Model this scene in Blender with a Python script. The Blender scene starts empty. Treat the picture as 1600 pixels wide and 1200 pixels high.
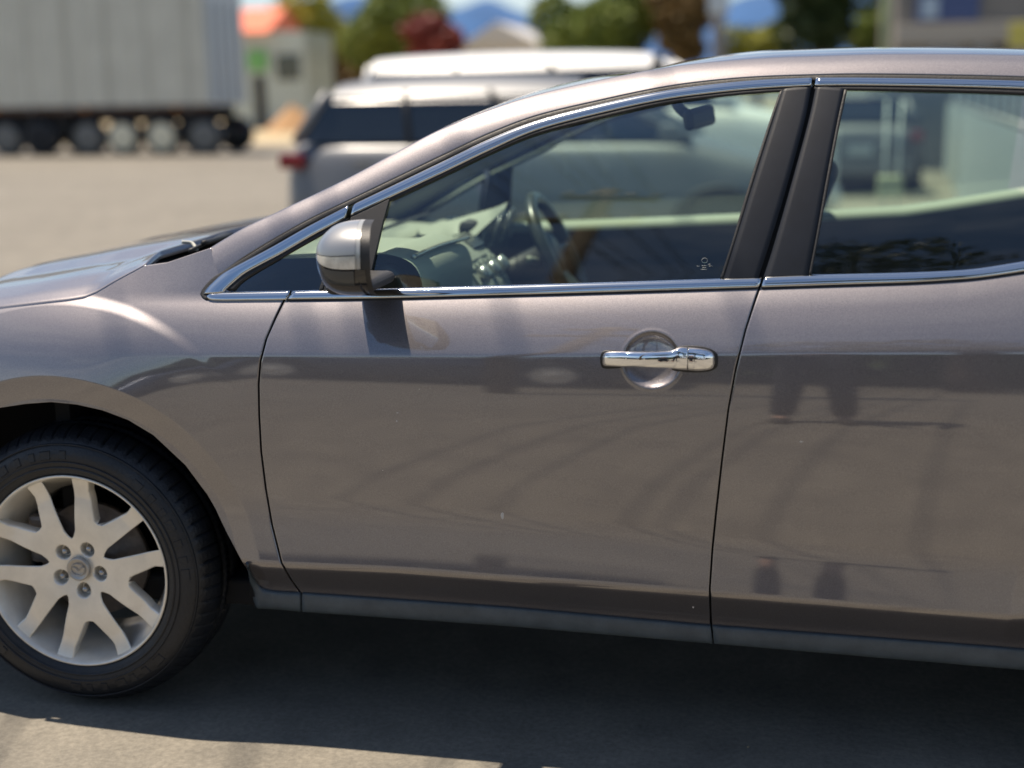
import bpy, bmesh, math, random
import numpy as np
from mathutils import Vector, Matrix, Euler
random.seed(7); rng = np.random.default_rng(7)
SC = bpy.context.scene; COL = SC.collection
PI = math.pi

# ------------------------------------------------------------------ camera
CF, CX, CD, CH = 2150.0, 1.7732, 2.9972, 1.5429
YAW, PIT, ROL = 0.2053, 0.2092, math.radians(-1.0)
cam_d = bpy.data.cameras.new('camera'); cam = bpy.data.objects.new('camera', cam_d); COL.objects.link(cam)
cam_d.sensor_width = 36.0; cam_d.lens = CF/1600*36.0
cam.location = (CX, -CD, CH)
cam.rotation_euler = (Matrix.Rotation(YAW,3,'Z') @ Matrix.Rotation(PI/2-PIT,3,'X') @ Matrix.Rotation(ROL,3,'Z')).to_euler()
cam_d.clip_start = 0.05; cam_d.clip_end = 20000
cam_d.dof.use_dof = True; cam_d.dof.focus_distance = 3.22; cam_d.dof.aperture_fstop = 1.15; cam_d.dof.aperture_blades = 0
SC.camera = cam

# ------------------------------------------------------------------ world, sun, exposure
SUN = Vector((-0.33, 0.10, 1.0)).normalized()
SUN_EL = math.asin(SUN.z); SUN_AZ = math.atan2(SUN.x, SUN.y)
W = bpy.data.worlds.new('World'); SC.world = W; W.use_nodes = True
nt = W.node_tree; nt.nodes.clear()
def N(t, **k):
    n = nt.nodes.new(t)
    for a, b in k.items(): setattr(n, a, b)
    return n
sky = N('ShaderNodeTexSky', sky_type='NISHITA'); sky.sun_disc = False
sky.sun_elevation = SUN_EL; sky.sun_rotation = SUN_AZ; sky.air_density = 1.0; sky.dust_density = 0.1; sky.ozone_density = 3.0
tc = N('ShaderNodeTexCoord'); mp = N('ShaderNodeMapping'); mp.inputs['Scale'].default_value = (1.0, 1.0, 3.2)
nz = N('ShaderNodeTexNoise'); nz.inputs['Scale'].default_value = 1.9; nz.inputs['Detail'].default_value = 9; nz.inputs['Roughness'].default_value = 0.62
rp = N('ShaderNodeValToRGB'); rp.color_ramp.elements[0].position = 0.46; rp.color_ramp.elements[1].position = 0.66
sep = N('ShaderNodeSeparateXYZ'); r2 = N('ShaderNodeValToRGB')
r2.color_ramp.elements[0].position = 0.03; r2.color_ramp.elements[0].color = (1, 1, 1, 1)
r2.color_ramp.elements[1].position = 0.35; r2.color_ramp.elements[1].color = (0.28, 0.28, 0.28, 1)
mul = N('ShaderNodeMath', operation='MULTIPLY'); mixc = N('ShaderNodeMix', data_type='RGBA')
bg = N('ShaderNodeBackground'); out = N('ShaderNodeOutputWorld')
L = nt.links.new
L(tc.outputs['Generated'], mp.inputs['Vector']); L(mp.outputs[0], nz.inputs['Vector']); L(nz.outputs['Fac'], rp.inputs[0])
L(tc.outputs['Generated'], sep.inputs[0]); L(sep.outputs['Z'], r2.inputs[0])
L(rp.outputs[0], mul.inputs[0]); L(r2.outputs[0], mul.inputs[1])
L(mul.outputs[0], mixc.inputs[0]); L(sky.outputs[0], mixc.inputs[6]); mixc.inputs[7].default_value = (9.0, 9.3, 9.8, 1)
L(mixc.outputs[2], bg.inputs[0]); bg.inputs[1].default_value = 0.078; L(bg.outputs[0], out.inputs[0])
sd = bpy.data.lights.new('sun', 'SUN'); sd.energy = 5.0; sd.angle = math.radians(0.53); sd.color = (1.0, 0.87, 0.71)
so = bpy.data.objects.new('sun', sd); COL.objects.link(so); so.rotation_euler = SUN.to_track_quat('Z', 'Y').to_euler(); so.location = (0, 0, 20)
SC.view_settings.view_transform = 'Standard'; SC.view_settings.look = 'None'; SC.view_settings.gamma = 1
SC.view_settings.exposure = 0.6
SC.render.engine = 'CYCLES'
SC.cycles.use_denoising = True
SC.cycles.max_bounces = 10; SC.cycles.transparent_max_bounces = 16; SC.cycles.sample_clamp_indirect = 6
SC.cycles.caustics_reflective = False; SC.cycles.caustics_refractive = False

# ------------------------------------------------------------------ measuring helpers: a bearing in the view -> a point in the place
cR, sR = math.cos(ROL), math.sin(ROL); cP, sP = math.cos(PIT), math.sin(PIT); cY, sY = math.cos(YAW), math.sin(YAW)
def ray(px, py):
    a = np.asarray(px, float)-800; b = np.asarray(py, float)-600
    X = cR*a + sR*b; Yy = -sR*a + cR*b
    cx, u = X/CF, -Yy/CF
    cy = cP + u*sP; z = -sP + u*cP
    return cx*cY - cy*sY, cx*sY + cy*cY, z
def UY(px, py, Y):
    x, y, z = ray(px, py); t = (Y+CD)/y
    return CX + x*t, CH + z*t
def UZ(px, py, Z=0.0):
    x, y, z = ray(px, py); t = (Z-CH)/z
    return CX + x*t, -CD + y*t
def P3(px, py, Y):
    x, z = UY(px, py, Y); return Vector((float(x), float(Y), float(z)))
def onsurf(px, py, F, off=0.0):
    Y = np.zeros_like(np.asarray(px, float))
    for _ in range(7):
        x, z = UY(px, py, Y); Y = F(x, z) + off
    x, z = UY(px, py, Y)
    return x, Y, z

# ------------------------------------------------------------------ materials
def mat(name, col=(0.5,)*3, rough=0.5, metal=0.0, coat=0.0, var=0.0, vscale=8.0, bump=0.0, bscale=60.0, spec=0.5, emit=None, estr=0.0, coatr=0.03, detail=6, col2=None):
    m = bpy.data.materials.new(name); m.use_nodes = True
    t = m.node_tree; b = t.nodes['Principled BSDF']
    b.inputs['Base Color'].default_value = (*col, 1); b.inputs['Coat IOR'].default_value = 1.5; b.inputs['Roughness'].default_value = rough
    b.inputs['Metallic'].default_value = metal; b.inputs['Coat Weight'].default_value = coat; b.inputs['Coat Roughness'].default_value = coatr
    b.inputs['Specular IOR Level'].default_value = spec
    if emit: b.inputs['Emission Color'].default_value = (*emit, 1); b.inputs['Emission Strength'].default_value = estr
    tcn = t.nodes.new('ShaderNodeTexCoord')
    if var > 0 or col2:
        n = t.nodes.new('ShaderNodeTexNoise'); n.inputs['Scale'].default_value = vscale; n.inputs['Detail'].default_value = detail; n.inputs['Roughness'].default_value = .65
        t.links.new(tcn.outputs['Object'], n.inputs['Vector'])
        r = t.nodes.new('ShaderNodeValToRGB'); r.color_ramp.elements[0].position = .3; r.color_ramp.elements[1].position = .7
        c2 = col2 if col2 else tuple(min(1, c*(1+var)) for c in col)
        c1 = col if col2 else tuple(c*(1-var) for c in col)
        r.color_ramp.elements[0].color = (*c1, 1); r.color_ramp.elements[1].color = (*c2, 1)
        t.links.new(n.outputs['Fac'], r.inputs[0]); t.links.new(r.outputs[0], b.inputs['Base Color'])
    if bump > 0:
        n2 = t.nodes.new('ShaderNodeTexNoise'); n2.inputs['Scale'].default_value = bscale; n2.inputs['Detail'].default_value = 5
        t.links.new(tcn.outputs['Object'], n2.inputs['Vector'])
        bm_ = t.nodes.new('ShaderNodeBump'); bm_.inputs['Strength'].default_value = bump; bm_.inputs['Distance'].default_value = .01
        t.links.new(n2.outputs['Fac'], bm_.inputs['Height']); t.links.new(bm_.outputs[0], b.inputs['Normal'])
    return m

def paint_mat():
    m = mat('bronze_grey_metallic_paint', (0.20, 0.165, 0.155), rough=0.48, metal=0.80, coat=1.0, coatr=0.02)
    t = m.node_tree; b = t.nodes['Principled BSDF']; tcn = [n for n in t.nodes if n.type == 'TEX_COORD'][0]
    v = t.nodes.new('ShaderNodeTexNoise'); v.inputs['Scale'].default_value = 420; v.inputs['Detail'].default_value = 2
    t.links.new(tcn.outputs['Object'], v.inputs['Vector'])
    d = t.nodes.new('ShaderNodeTexNoise'); d.inputs['Scale'].default_value = 3.0; d.inputs['Detail'].default_value = 8; d.inputs['Roughness'].default_value = .7
    t.links.new(tcn.outputs['Object'], d.inputs['Vector'])
    # flake glitter
    r = t.nodes.new('ShaderNodeValToRGB'); r.color_ramp.elements[0].position = .35; r.color_ramp.elements[1].position = .68
    r.color_ramp.elements[0].color = (0.158, 0.146, 0.152, 1); r.color_ramp.elements[1].color = (0.218, 0.200, 0.206, 1)
    t.links.new(v.outputs['Fac'], r.inputs[0])
    # light road dust, patchy
    r3 = t.nodes.new('ShaderNodeValToRGB'); r3.color_ramp.elements[0].position = .42; r3.color_ramp.elements[1].position = .8
    r3.color_ramp.elements[0].color = (0, 0, 0, 1); r3.color_ramp.elements[1].color = (.10, .10, .10, 1)
    t.links.new(d.outputs['Fac'], r3.inputs[0])
    mx = t.nodes.new('ShaderNodeMix'); mx.data_type = 'RGBA'
    t.links.new(r3.outputs[0], mx.inputs[0]); t.links.new(r.outputs[0], mx.inputs[6]); mx.inputs[7].default_value = (.30, .27, .23, 1)
    t.links.new(mx.outputs[2], b.inputs['Base Color']); b.inputs['Coat IOR'].default_value = 2.1
    r4 = t.nodes.new('ShaderNodeMapRange'); r4.inputs[3].default_value = .015; r4.inputs[4].default_value = .07
    t.links.new(d.outputs['Fac'], r4.inputs[0]); t.links.new(r4.outputs[0], b.inputs['Coat Roughness'])
    return m

def glass_mat(name, tint, ior=1.85, dust=0.0, rough=0.0):
    m = bpy.data.materials.new(name); m.use_nodes = True; t = m.node_tree; t.nodes.clear()
    o = t.nodes.new('ShaderNodeOutputMaterial'); tr = t.nodes.new('ShaderNodeBsdfTransparent'); tr.inputs[0].default_value = (*tint, 1)
    gl = t.nodes.new('ShaderNodeBsdfGlossy'); gl.inputs['Roughness'].default_value = rough; gl.inputs['Color'].default_value = (1, 1, 1, 1)
    fr = t.nodes.new('ShaderNodeFresnel'); fr.inputs[0].default_value = ior
    mx = t.nodes.new('ShaderNodeMixShader'); t.links.new(fr.outputs[0], mx.inputs[0]); t.links.new(tr.outputs[0], mx.inputs[1]); t.links.new(gl.outputs[0], mx.inputs[2])
    last = mx
    if dust > 0:
        df = t.nodes.new('ShaderNodeBsdfDiffuse'); df.inputs[0].default_value = (.5, .5, .46, 1)
        tcn = t.nodes.new('ShaderNodeTexCoord'); n = t.nodes.new('ShaderNodeTexNoise'); n.inputs['Scale'].default_value = 9; n.inputs['Detail'].default_value = 9
        n.inputs['Roughness'].default_value = .75
        t.links.new(tcn.outputs['Object'], n.inputs['Vector'])
        mr = t.nodes.new('ShaderNodeMapRange'); mr.inputs[1].default_value = .35; mr.inputs[2].default_value = .8; mr.inputs[3].default_value = dust*.2; mr.inputs[4].default_value = dust*1.6
        t.links.new(n.outputs['Fac'], mr.inputs[0])
        m2 = t.nodes.new('ShaderNodeMixShader'); t.links.new(mr.outputs[0], m2.inputs[0]); t.links.new(mx.outputs[0], m2.inputs[1]); t.links.new(df.outputs[0], m2.inputs[2]); last = m2
    t.links.new(last.outputs[0], o.inputs[0]); return m

M = {}
M['paint'] = paint_mat()
M['chrome'] = mat('bright_trim', (0.62, 0.64, 0.66), rough=0.10, metal=1.0)
M['chrome2'] = mat('polished_chrome', (0.86, 0.87, 0.88), rough=0.035, metal=1.0)
M['rubber'] = mat('black_rubber', (0.012, 0.012, 0.013), rough=0.55, bump=.1, bscale=200)
M['pillar'] = mat('satin_black_pillar', (0.009, 0.012, 0.019), rough=0.5, spec=.28, bump=.08, bscale=900, var=.15, vscale=20)
M['gap'] = mat('seam_black', (0.006, 0.006, 0.006), rough=0.8)
M['mould'] = mat('grey_plastic_moulding', (0.070, 0.092, 0.112), rough=0.45, bump=.15, bscale=350, var=.25, vscale=14)
M['glass'] = glass_mat('green_tinted_glass', (0.84, 0.96, 0.87), ior=1.8, dust=.006)
M['glassw'] = glass_mat('windscreen_glass', (0.85, 0.92, 0.88), ior=1.5, dust=.008)
M['tyre'] = mat('tyre_rubber', (0.011, 0.013, 0.017), rough=0.46, var=.35, vscale=14, bump=.2, bscale=120)
M['rim'] = mat('silver_alloy', (0.86, 0.81, 0.71), rough=0.34, metal=0.40, coat=.4, var=.12, vscale=9, coatr=.15)
M['nut'] = mat('wheel_nut_steel', (0.42, 0.42, 0.42), rough=0.3, metal=1.0)
M['cap'] = mat('centre_cap_silver', (0.45, 0.43, 0.40), rough=0.35, metal=.7)
M['disc'] = mat('brake_iron', (0.22, 0.19, 0.17), rough=0.5, metal=.6, var=.3, vscale=30)
M['liner'] = mat('arch_liner', (0.008, 0.008, 0.009), rough=0.9)
M['sail'] = mat('mirror_base_plastic', (0.018, 0.018, 0.019), rough=0.5, bump=.15, bscale=500)
M['mhouse'] = mat('gloss_black_housing', (0.012, 0.012, 0.014), rough=0.12, coat=.5)
M['mcap'] = mat('silver_mirror_cap', (0.33, 0.33, 0.33), rough=0.40, metal=.6, coat=.6, coatr=.12)
M['lens'] = mat('clear_indicator_lens', (0.66, 0.64, 0.58), rough=0.22, metal=.25, coat=1.0, var=.25, vscale=60)
M['mring'] = mat('pale_mirror_edge', (0.42, 0.42, 0.40), rough=0.3, metal=.4)
M['intl'] = mat('interior_pale_plastic', (0.32, 0.35, 0.30), rough=0.6, bump=.1, bscale=500)
M['intm'] = mat('interior_grey_plastic', (0.33, 0.36, 0.31), rough=0.55, bump=.1, bscale=400)
M['intd'] = mat('interior_dark_plastic', (0.02, 0.022, 0.024), rough=0.5)
M['lining'] = mat('headliner_fabric', (0.16, 0.165, 0.16), rough=0.95, bump=.1, bscale=300)
M['seat'] = mat('charcoal_seat_fabric', (0.03, 0.032, 0.036), rough=0.9, bump=.2, bscale=300)
M['wheelrim'] = mat('steering_leather', (0.04, 0.05, 0.048), rough=0.30)
M['silver'] = mat('silver_trim', (0.5, 0.52, 0.5), rough=0.3, metal=.8)
M['display'] = mat('display_grey', (0.05, 0.055, 0.06), rough=0.2)
M['mirrorglass'] = mat('mirror_glass', (0.8, 0.8, 0.8), rough=0.01, metal=1)

# ------------------------------------------------------------------ mesh helpers
def tag(o, label=None, cat=None, group=None, kind=None):
    if label: o['label'] = label
    if cat: o['category'] = cat
    if group: o['group'] = group
    if kind: o['kind'] = kind
    return o
def link(name, me, m=None, parent=None, smooth=True):
    o = bpy.data.objects.new(name, me); COL.objects.link(o)
    if m is not None: me.materials.append(m)
    if smooth and len(me.polygons): me.polygons.foreach_set('use_smooth', [True]*len(me.polygons))
    if parent is not None:
        o.parent = parent; o.matrix_parent_inverse = Matrix.Translation(-parent.location) if False else Matrix.Identity(4)
        o.matrix_parent_inverse = PINV.get(parent.name, Matrix.Identity(4))
    return o
PINV = {}
def empty(name, loc, label=None, cat=None, group=None):
    o = bpy.data.objects.new(name, None); COL.objects.link(o); o.location = loc; o.empty_display_size = .2
    PINV[o.name] = Matrix.Translation(-Vector(loc))
    return tag(o, label, cat, group)
def mesh(name, V, F, m, parent=None, smooth=True):
    me = bpy.data.meshes.new(name); me.from_pydata([tuple(map(float, v)) for v in V], [], [tuple(f) for f in F]); me.update()
    return link(name, me, m, parent, smooth)
def gridmesh(name, X, Y, Z, m, parent=None, smooth=True, closeu=False, closev=False, flip=False):
    nv, nu = X.shape
    V = np.stack([X.ravel(), Y.ravel(), Z.ravel()], 1)
    ju = np.arange(nu if closeu else nu-1); iv = np.arange(nv if closev else nv-1)
    I, J = np.meshgrid(iv, ju, indexing='ij'); I2 = (I+1) % nv; J2 = (J+1) % nu
    F = np.stack([I*nu+J, I*nu+J2, I2*nu+J2, I2*nu+J], -1).reshape(-1, 4)
    if flip: F = F[:, ::-1]
    me = bpy.data.meshes.new(name)
    me.vertices.add(len(V)); me.vertices.foreach_set('co', V.ravel().astype(np.float32))
    me.loops.add(F.size); me.loops.foreach_set('vertex_index', F.ravel().astype(np.int32))
    me.polygons.add(len(F)); me.polygons.foreach_set('loop_start', (np.arange(len(F))*4).astype(np.int32)); me.polygons.foreach_set('loop_total', np.full(len(F), 4, np.int32))
    me.update(calc_edges=True); me.validate()
    return link(name, me, m, parent, smooth)
def resamp(pts, n, smooth=False, u=None):
    p = np.array(pts, float)
    if smooth and len(p) > 2:   # catmull-rom densify
        q = np.vstack([2*p[0]-p[1], p, 2*p[-1]-p[-2]]); o = []
        for i in range(1, len(q)-2):
            for t in np.linspace(0, 1, 12, endpoint=False):
                a, b, c, d = q[i-1], q[i], q[i+1], q[i+2]
                o.append(.5*((2*b)+(-a+c)*t+(2*a-5*b+4*c-d)*t*t+(-a+3*b-3*c+d)*t**3))
        o.append(p[-1]); p = np.array(o)
    s = np.r_[0, np.cumsum(np.linalg.norm(np.diff(p, axis=0), axis=1))]; s /= max(s[-1], 1e-9)
    if u is None: u = np.linspace(0, 1, n)
    return np.stack([np.interp(u, s, p[:, k]) for k in range(p.shape[1])], 1)
def edgeu(n, e=.0035):
    u = np.linspace(0, 1, n-2); return np.sort(np.r_[u, e, 1-e])
def panel(name, top, bot, left, right, F, m, parent, nu=60, nv=60, off=0.0, roll=0.0, smooth=(0, 0, 0, 0), dent=None):
    """surface patch between four outline curves (left->right, top->bottom), laid on the surface F"""
    u = edgeu(nu); v = edgeu(nv)
    T = resamp(top, 0, smooth[0], u); B = resamp(bot, 0, smooth[1], u); Lc = resamp(left, 0, smooth[2], v); R = resamp(right, 0, smooth[3], v)
    U_, V_ = u[None, :, None], v[:, None, None]
    G = (1-V_)*T[None] + V_*B[None] + (1-U_)*Lc[:, None] + U_*R[:, None] \
        - ((1-U_)*(1-V_)*T[0] + U_*(1-V_)*T[-1] + (1-U_)*V_*B[0] + U_*V_*B[-1])
    x, y, z = onsurf(G[..., 0], G[..., 1], F, off)
    if dent is not None: y = y + dent(x, z)
    if roll > 0:   # rolled edge: border rows fold inwards
        def pad(a, d1):
            a = np.pad(a, 2, mode='edge'); return a
        x0, y0, z0 = x.copy(), y.copy(), z.copy()
        x, y, z = pad(x, 0), pad(y, 0), pad(z, 0)
        cx, cz = x0.mean(), z0.mean()
        for k, dy, o_ in ((1, .0015, .0008), (0, roll, .0015)):
            for sl, ref in (((k, slice(None)), (2, slice(None))), ((-1-k, slice(None)), (-3, slice(None))), ((slice(None), k), (slice(None), 2)), ((slice(None), -1-k), (slice(None), -3))):
                y[sl] = y[ref] + dy if True else 0
    return gridmesh(name, x, y, z, m, parent)
def strip(name, A, B, F, m, parent, n=120, off=-.004, bulge=.003, back=.008, sm=True, rows=7, foot=0.0):
    a = resamp(A, n, sm); b = resamp(B, n, sm)
    vs = np.linspace(0, 1, rows); X = []; Y = []; Z = []
    for k, v in enumerate(vs):
        g = a*(1-v)+b*v
        x, y, z = onsurf(g[:, 0], g[:, 1], F, off - bulge*math.sin(PI*v)**.7)
        if k == 0: X.append(x); Y.append(y+back); Z.append(z)
        X.append(x); Y.append(y); Z.append(z)
        if k == rows-1: X.append(x); Y.append(y+back+foot); Z.append(z-.002)
    X, Y, Z = map(np.array, (X, Y, Z))
    # end caps
    X = np.c_[X[:, :1], X, X[:, -1:]]; Z = np.c_[Z[:, :1], Z, Z[:, -1:]]; Y = np.c_[Y[:, :1]+back, Y, Y[:, -1:]+back]
    return gridmesh(name, X, Y, Z, m, parent)
def boxv(x0, x1, y0, y1, z0, z1):
    V = [(x, y, z) for x in (x0, x1) for y in (y0, y1) for z in (z0, z1)]
    F = [(0, 1, 3, 2), (4, 6, 7, 5), (0, 4, 5, 1), (2, 3, 7, 6), (0, 2, 6, 4), (1, 5, 7, 3)]
    return V, F
def box(name, x0, x1, y0, y1, z0, z1, m, parent=None, bev=0.0, seg=2):
    V, F = boxv(x0, x1, y0, y1, z0, z1); me = bpy.data.meshes.new(name)
    bm = bmesh.new(); vs = [bm.verts.new(v) for v in V]
    for f in F: bm.faces.new([vs[i] for i in f])
    if bev > 0: bmesh.ops.bevel(bm, geom=bm.edges[:], offset=bev, segments=seg, affect='EDGES', profile=.5)
    bmesh.ops.recalc_face_normals(bm, faces=bm.faces[:]); bm.to_mesh(me); bm.free()
    return link(name, me, m, parent, smooth=False)
def tube(name, pts, r, m, parent=None, seg=10, sm=True, closed=False, radii=None):
    P = resamp(pts, max(2, len(pts)*6), True) if (sm and len(pts) > 2) else np.array(pts, float)
    n = len(P); Tn = np.gradient(P, axis=0); Tn /= np.linalg.norm(Tn, axis=1)[:, None]+1e-12
    up = np.array([0, 0, 1.0]) if abs(Tn[0][2]) < .9 else np.array([1.0, 0, 0])
    X, Y, Z = [], [], []
    rr = np.interp(np.linspace(0, 1, n), np.linspace(0, 1, len(radii)), radii) if radii is not None else np.full(n, r)
    for i in range(n):
        s = np.cross(Tn[i], up); s /= np.linalg.norm(s)+1e-12; w = np.cross(s, Tn[i]); up = w
        a = np.linspace(0, 2*PI, seg, endpoint=False)
        ring = P[i] + rr[i]*(np.cos(a)[:, None]*s + np.sin(a)[:, None]*w)
        X.append(ring[:, 0]); Y.append(ring[:, 1]); Z.append(ring[:, 2])
    X, Y, Z = map(np.array, (X, Y, Z))
    def cap(A, i): return np.full((1, seg), A[i].mean())
    X = np.vstack([cap(X, 0), X, cap(X, -1)]); Y = np.vstack([cap(Y, 0), Y, cap(Y, -1)]); Z = np.vstack([cap(Z, 0), Z, cap(Z, -1)])
    return gridmesh(name, X, Y, Z, m, parent, closeu=True)
def lathe(name, prof, cx, cz, m, parent=None, seg=64, y0=0.0, ymul=1, mod=None):
    """prof: (radius, y) revolved round the Y axis through (cx, cz)"""
    p = np.array(prof, float); a = np.linspace(0, 2*PI, seg, endpoint=False)
    R = np.repeat(p[:, :1], seg, 1); Y = np.repeat(p[:, 1:2], seg, 1)
    if mod is not None: R = R + mod(R, Y, a[None, :].repeat(len(p), 0))
    return gridmesh(name, cx + R*np.cos(a), y0 + ymul*Y, cz + R*np.sin(a), m, parent, closeu=True)
def sstep(a, b, x):
    t = np.clip((np.asarray(x, float)-a)/(b-a), 0, 1); return t*t*(3-2*t)

# ------------------------------------------------------------------ the shape of the body side
def zline(pts, Y=0.0):
    p = np.array(pts, float); x, z = UY(p[:, 0], p[:, 1], Y); return lambda X: np.interp(X, x, z)
z_mb = zline([(-200,900),(400,950),(470,955),(800,978),(1112,1005),(1600,1047),(1900,1074)])
z_mt = zline([(-200,870),(410,922),(470,927),(800,950),(1110,978),(1600,1015),(1900,1040)])
z_tk = zline([(-200,845),(420,885),(620,893),(900,913),(1110,929),(1600,968),(1900,995)])
z_b1 = zline([(-200,790),(430,822),(800,840),(1100,866),(1600,905),(1900,930)])
z_b2 = zline([(-200,740),(430,775),(800,800),(1100,832),(1300,852),(1600,872),(1900,890)])
z_70 = zline([(-200,700),(400,745),(1100,755),(1600,775),(1900,780)])
z_67 = zline([(-200,640),(400,660),(1100,668),(1600,680),(1900,690)])
z_60 = zline([(-200,585),(400,592),(800,606),(1150,612),(1600,622),(1900,630)])
z_cr = zline([(-200,556),(400,556),(800,556),(1150,553),(1600,550),(1900,548)])
z_be = zline([(-200,475),(325,469),(450,468),(600,466),(900,458),(1185,449),(1340,444),(1500,437),(1600,424),(1900,380)], .05)
def lerp(a, b, w): return a+(b-a)*w
def S(X, Z, bulge=True):
    X = np.asarray(X, float); Z = np.asarray(Z, float)
    w = sstep(.06, .55, X); o = np.zeros_like(X)
    be = z_be(X); cr = z_cr(X)
    K = [(z_mb(X)-.3, o-10), (z_mb(X), o-10), (z_mt(X), o-42), (z_tk(X)-.012, o-44), (z_tk(X)+.014, o+9), (z_b1(X), o+6), (z_b2(X), o-3),
         (z_70(X), o-3), (z_67(X), lerp(o+3, o-1, w)), (z_60(X), lerp(o+8, o+3.0, w)), (cr-.005, lerp(o+14, o+5.0, w)),
         (cr+.006, lerp(o+18, o+24, w)), (be-.05, lerp(o+34, o+34, w)), (be-.012, lerp(o+40, o+42, w)), (be+.015, lerp(o+38, o+22, w)), (be+.40, lerp(o+40, o+31, w)), (be+.9, o+40)]
    def I(z):
        s = 0
        for (a, ta), (b, tb) in zip(K[:-1], K[1:]):
            Ta, Tb = np.tan(np.radians(ta)), np.tan(np.radians(tb)); h = np.maximum(b-a, 1e-5)
            q = np.clip(z, a, b)-a; s = s + q*(Ta + .5*(Tb-Ta)*q/h)
        return s
    Yc = .006*(X-1.85)**2 + np.where(X < .5, .05*(.5-X)**2, 0) + np.where(X > 2.4, .05*(X-2.4)**2, 0)
    Y = Yc + I(Z) - I(cr)
    if bulge:
        d = np.hypot(X, Z-.37); th = np.degrees(np.arctan2(X, Z-.37)); A = 1-sstep(2, 42, th)
        rr = .672
        R = 1-sstep(rr, rr+.030, d)
        side = np.clip(rr-d, 0, .16)*math.tan(math.radians(6))
        Y = Y - A*(.0135*R + side) + np.clip(.515-d, 0, .06)*.30
        # rear wheel, same idea
        d2 = np.hypot(X-2.75, Z-.37); A2 = (1-sstep(38, 84, -np.degrees(np.arctan2(X-2.75, Z-.37))))
        Y = Y - .02*A2*(1-sstep(.44, .50, d2)) + np.clip(.5-d2, 0, .06)*.3
    return Y
def HND(x, z):   # hollow behind the door handle
    c = P3(1018, 564, -.005); r = np.hypot((x-c.x)/.0635, (z-c.z)/.060)
    return np.where(r < 1, .024*np.clip(1-r*r, 0, 1)**.62, 0) - .0007*np.exp(-((r-1.06)/.05)**2)

# ------------------------------------------------------------------ ground
def ground():
    m = bpy.data.materials.new('sun_bleached_asphalt'); m.use_nodes = True; t = m.node_tree; b = t.nodes['Principled BSDF']
    tcn = t.nodes.new('ShaderNodeTexCoord')
    def noise(s, d, r=.6):
        n = t.nodes.new('ShaderNodeTexNoise'); n.inputs['Scale'].default_value = s; n.inputs['Detail'].default_value = d; n.inputs['Roughness'].default_value = r
        t.links.new(tcn.outputs['Object'], n.inputs['Vector']); return n
    n1, n2, n3 = noise(.35, 8, .7), noise(60, 6, .7), noise(4, 8, .65)
    r = t.nodes.new('ShaderNodeValToRGB'); r.color_ramp.elements[0].position = .32; r.color_ramp.elements[1].position = .7
    r.color_ramp.elements[0].color = (.17, .155, .128, 1); r.color_ramp.elements[1].color = (.235, .218, .185, 1)
    t.links.new(n1.outputs['Fac'], r.inputs[0])
    r2_ = t.nodes.new('ShaderNodeValToRGB'); r2_.color_ramp.elements[0].position = .3; r2_.color_ramp.elements[1].position = .7
    r2_.color_ramp.elements[0].color = (.6, .6, .6, 1); r2_.color_ramp.elements[1].color = (1.2, 1.2, 1.2, 1)
    t.links.new(n2.outputs['Fac'], r2_.inputs[0])
    mx = t.nodes.new('ShaderNodeMix'); mx.data_type = 'RGBA'; mx.blend_type = 'MULTIPLY'; mx.inputs[0].default_value = .8
    t.links.new(r.outputs[0], mx.inputs[6]); t.links.new(r2_.outputs[0], mx.inputs[7])
    r3 = t.nodes.new('ShaderNodeValToRGB'); r3.color_ramp.elements[0].position = .35; r3.color_ramp.elements[1].position = .65
    r3.color_ramp.elements[0].color = (.78, .78, .78, 1); r3.color_ramp.elements[1].color = (1.14, 1.13, 1.1, 1)
    t.links.new(n3.outputs['Fac'], r3.inputs[0])
    m2 = t.nodes.new('ShaderNodeMix'); m2.data_type = 'RGBA'; m2.blend_type = 'MULTIPLY'; m2.inputs[0].default_value = 1
    t.links.new(mx.outputs[2], m2.inputs[6]); t.links.new(r3.outputs[0], m2.inputs[7])
    t.links.new(m2.outputs[2], b.inputs['Base Color']); b.inputs['Roughness'].default_value = .85
    bu = t.nodes.new('ShaderNodeBump'); bu.inputs['Strength'].default_value = .5; bu.inputs['Distance'].default_value = .006
    t.links.new(n2.outputs['Fac'], bu.inputs['Height']); t.links.new(bu.outputs[0], b.inputs['Normal'])
    g = mesh('road', [(-400, -60, 0), (400, -60, 0), (400, 600, 0), (-400, 600, 0)], [(0, 1, 2, 3)], m, smooth=False); tag(g, kind='structure')
    mg = mat('dry_grass_ground', (.10, .11, .04), rough=1, var=.3, vscale=.5)
    g2 = mesh('terrain', [(-6000, -6000, -.03), (6000, -6000, -.03), (6000, 9000, -.03), (-6000, 9000, -.03)], [(0, 1, 2, 3)], mg, smooth=False); tag(g2, kind='structure')
ground()

# ================================================================== THE CAR
CAR = empty('parked_car', (1.38, .93, 0), 'bronze grey metallic crossover car with chrome window trim, nearest the viewer', 'car')
FAR = []      # pieces repeated on the far side
def far(o): FAR.append(o); return o

# --- seams (bearings measured in the photograph)
seamA = [(447,463),(430,498),(416,530),(407,565),(404,600),(405,650),(408,705),(415,762),(425,820),(440,880),(453,903),(470,927)]
seamB = [(1187,449),(1178,475),(1165,515),(1150,575),(1138,640),(1128,720),(1119,800),(1113,860),(1109,920),(1111,978)]
G_ = 1.6
def sh(c, dx): return [(a+dx, b) for a, b in c]
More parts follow.
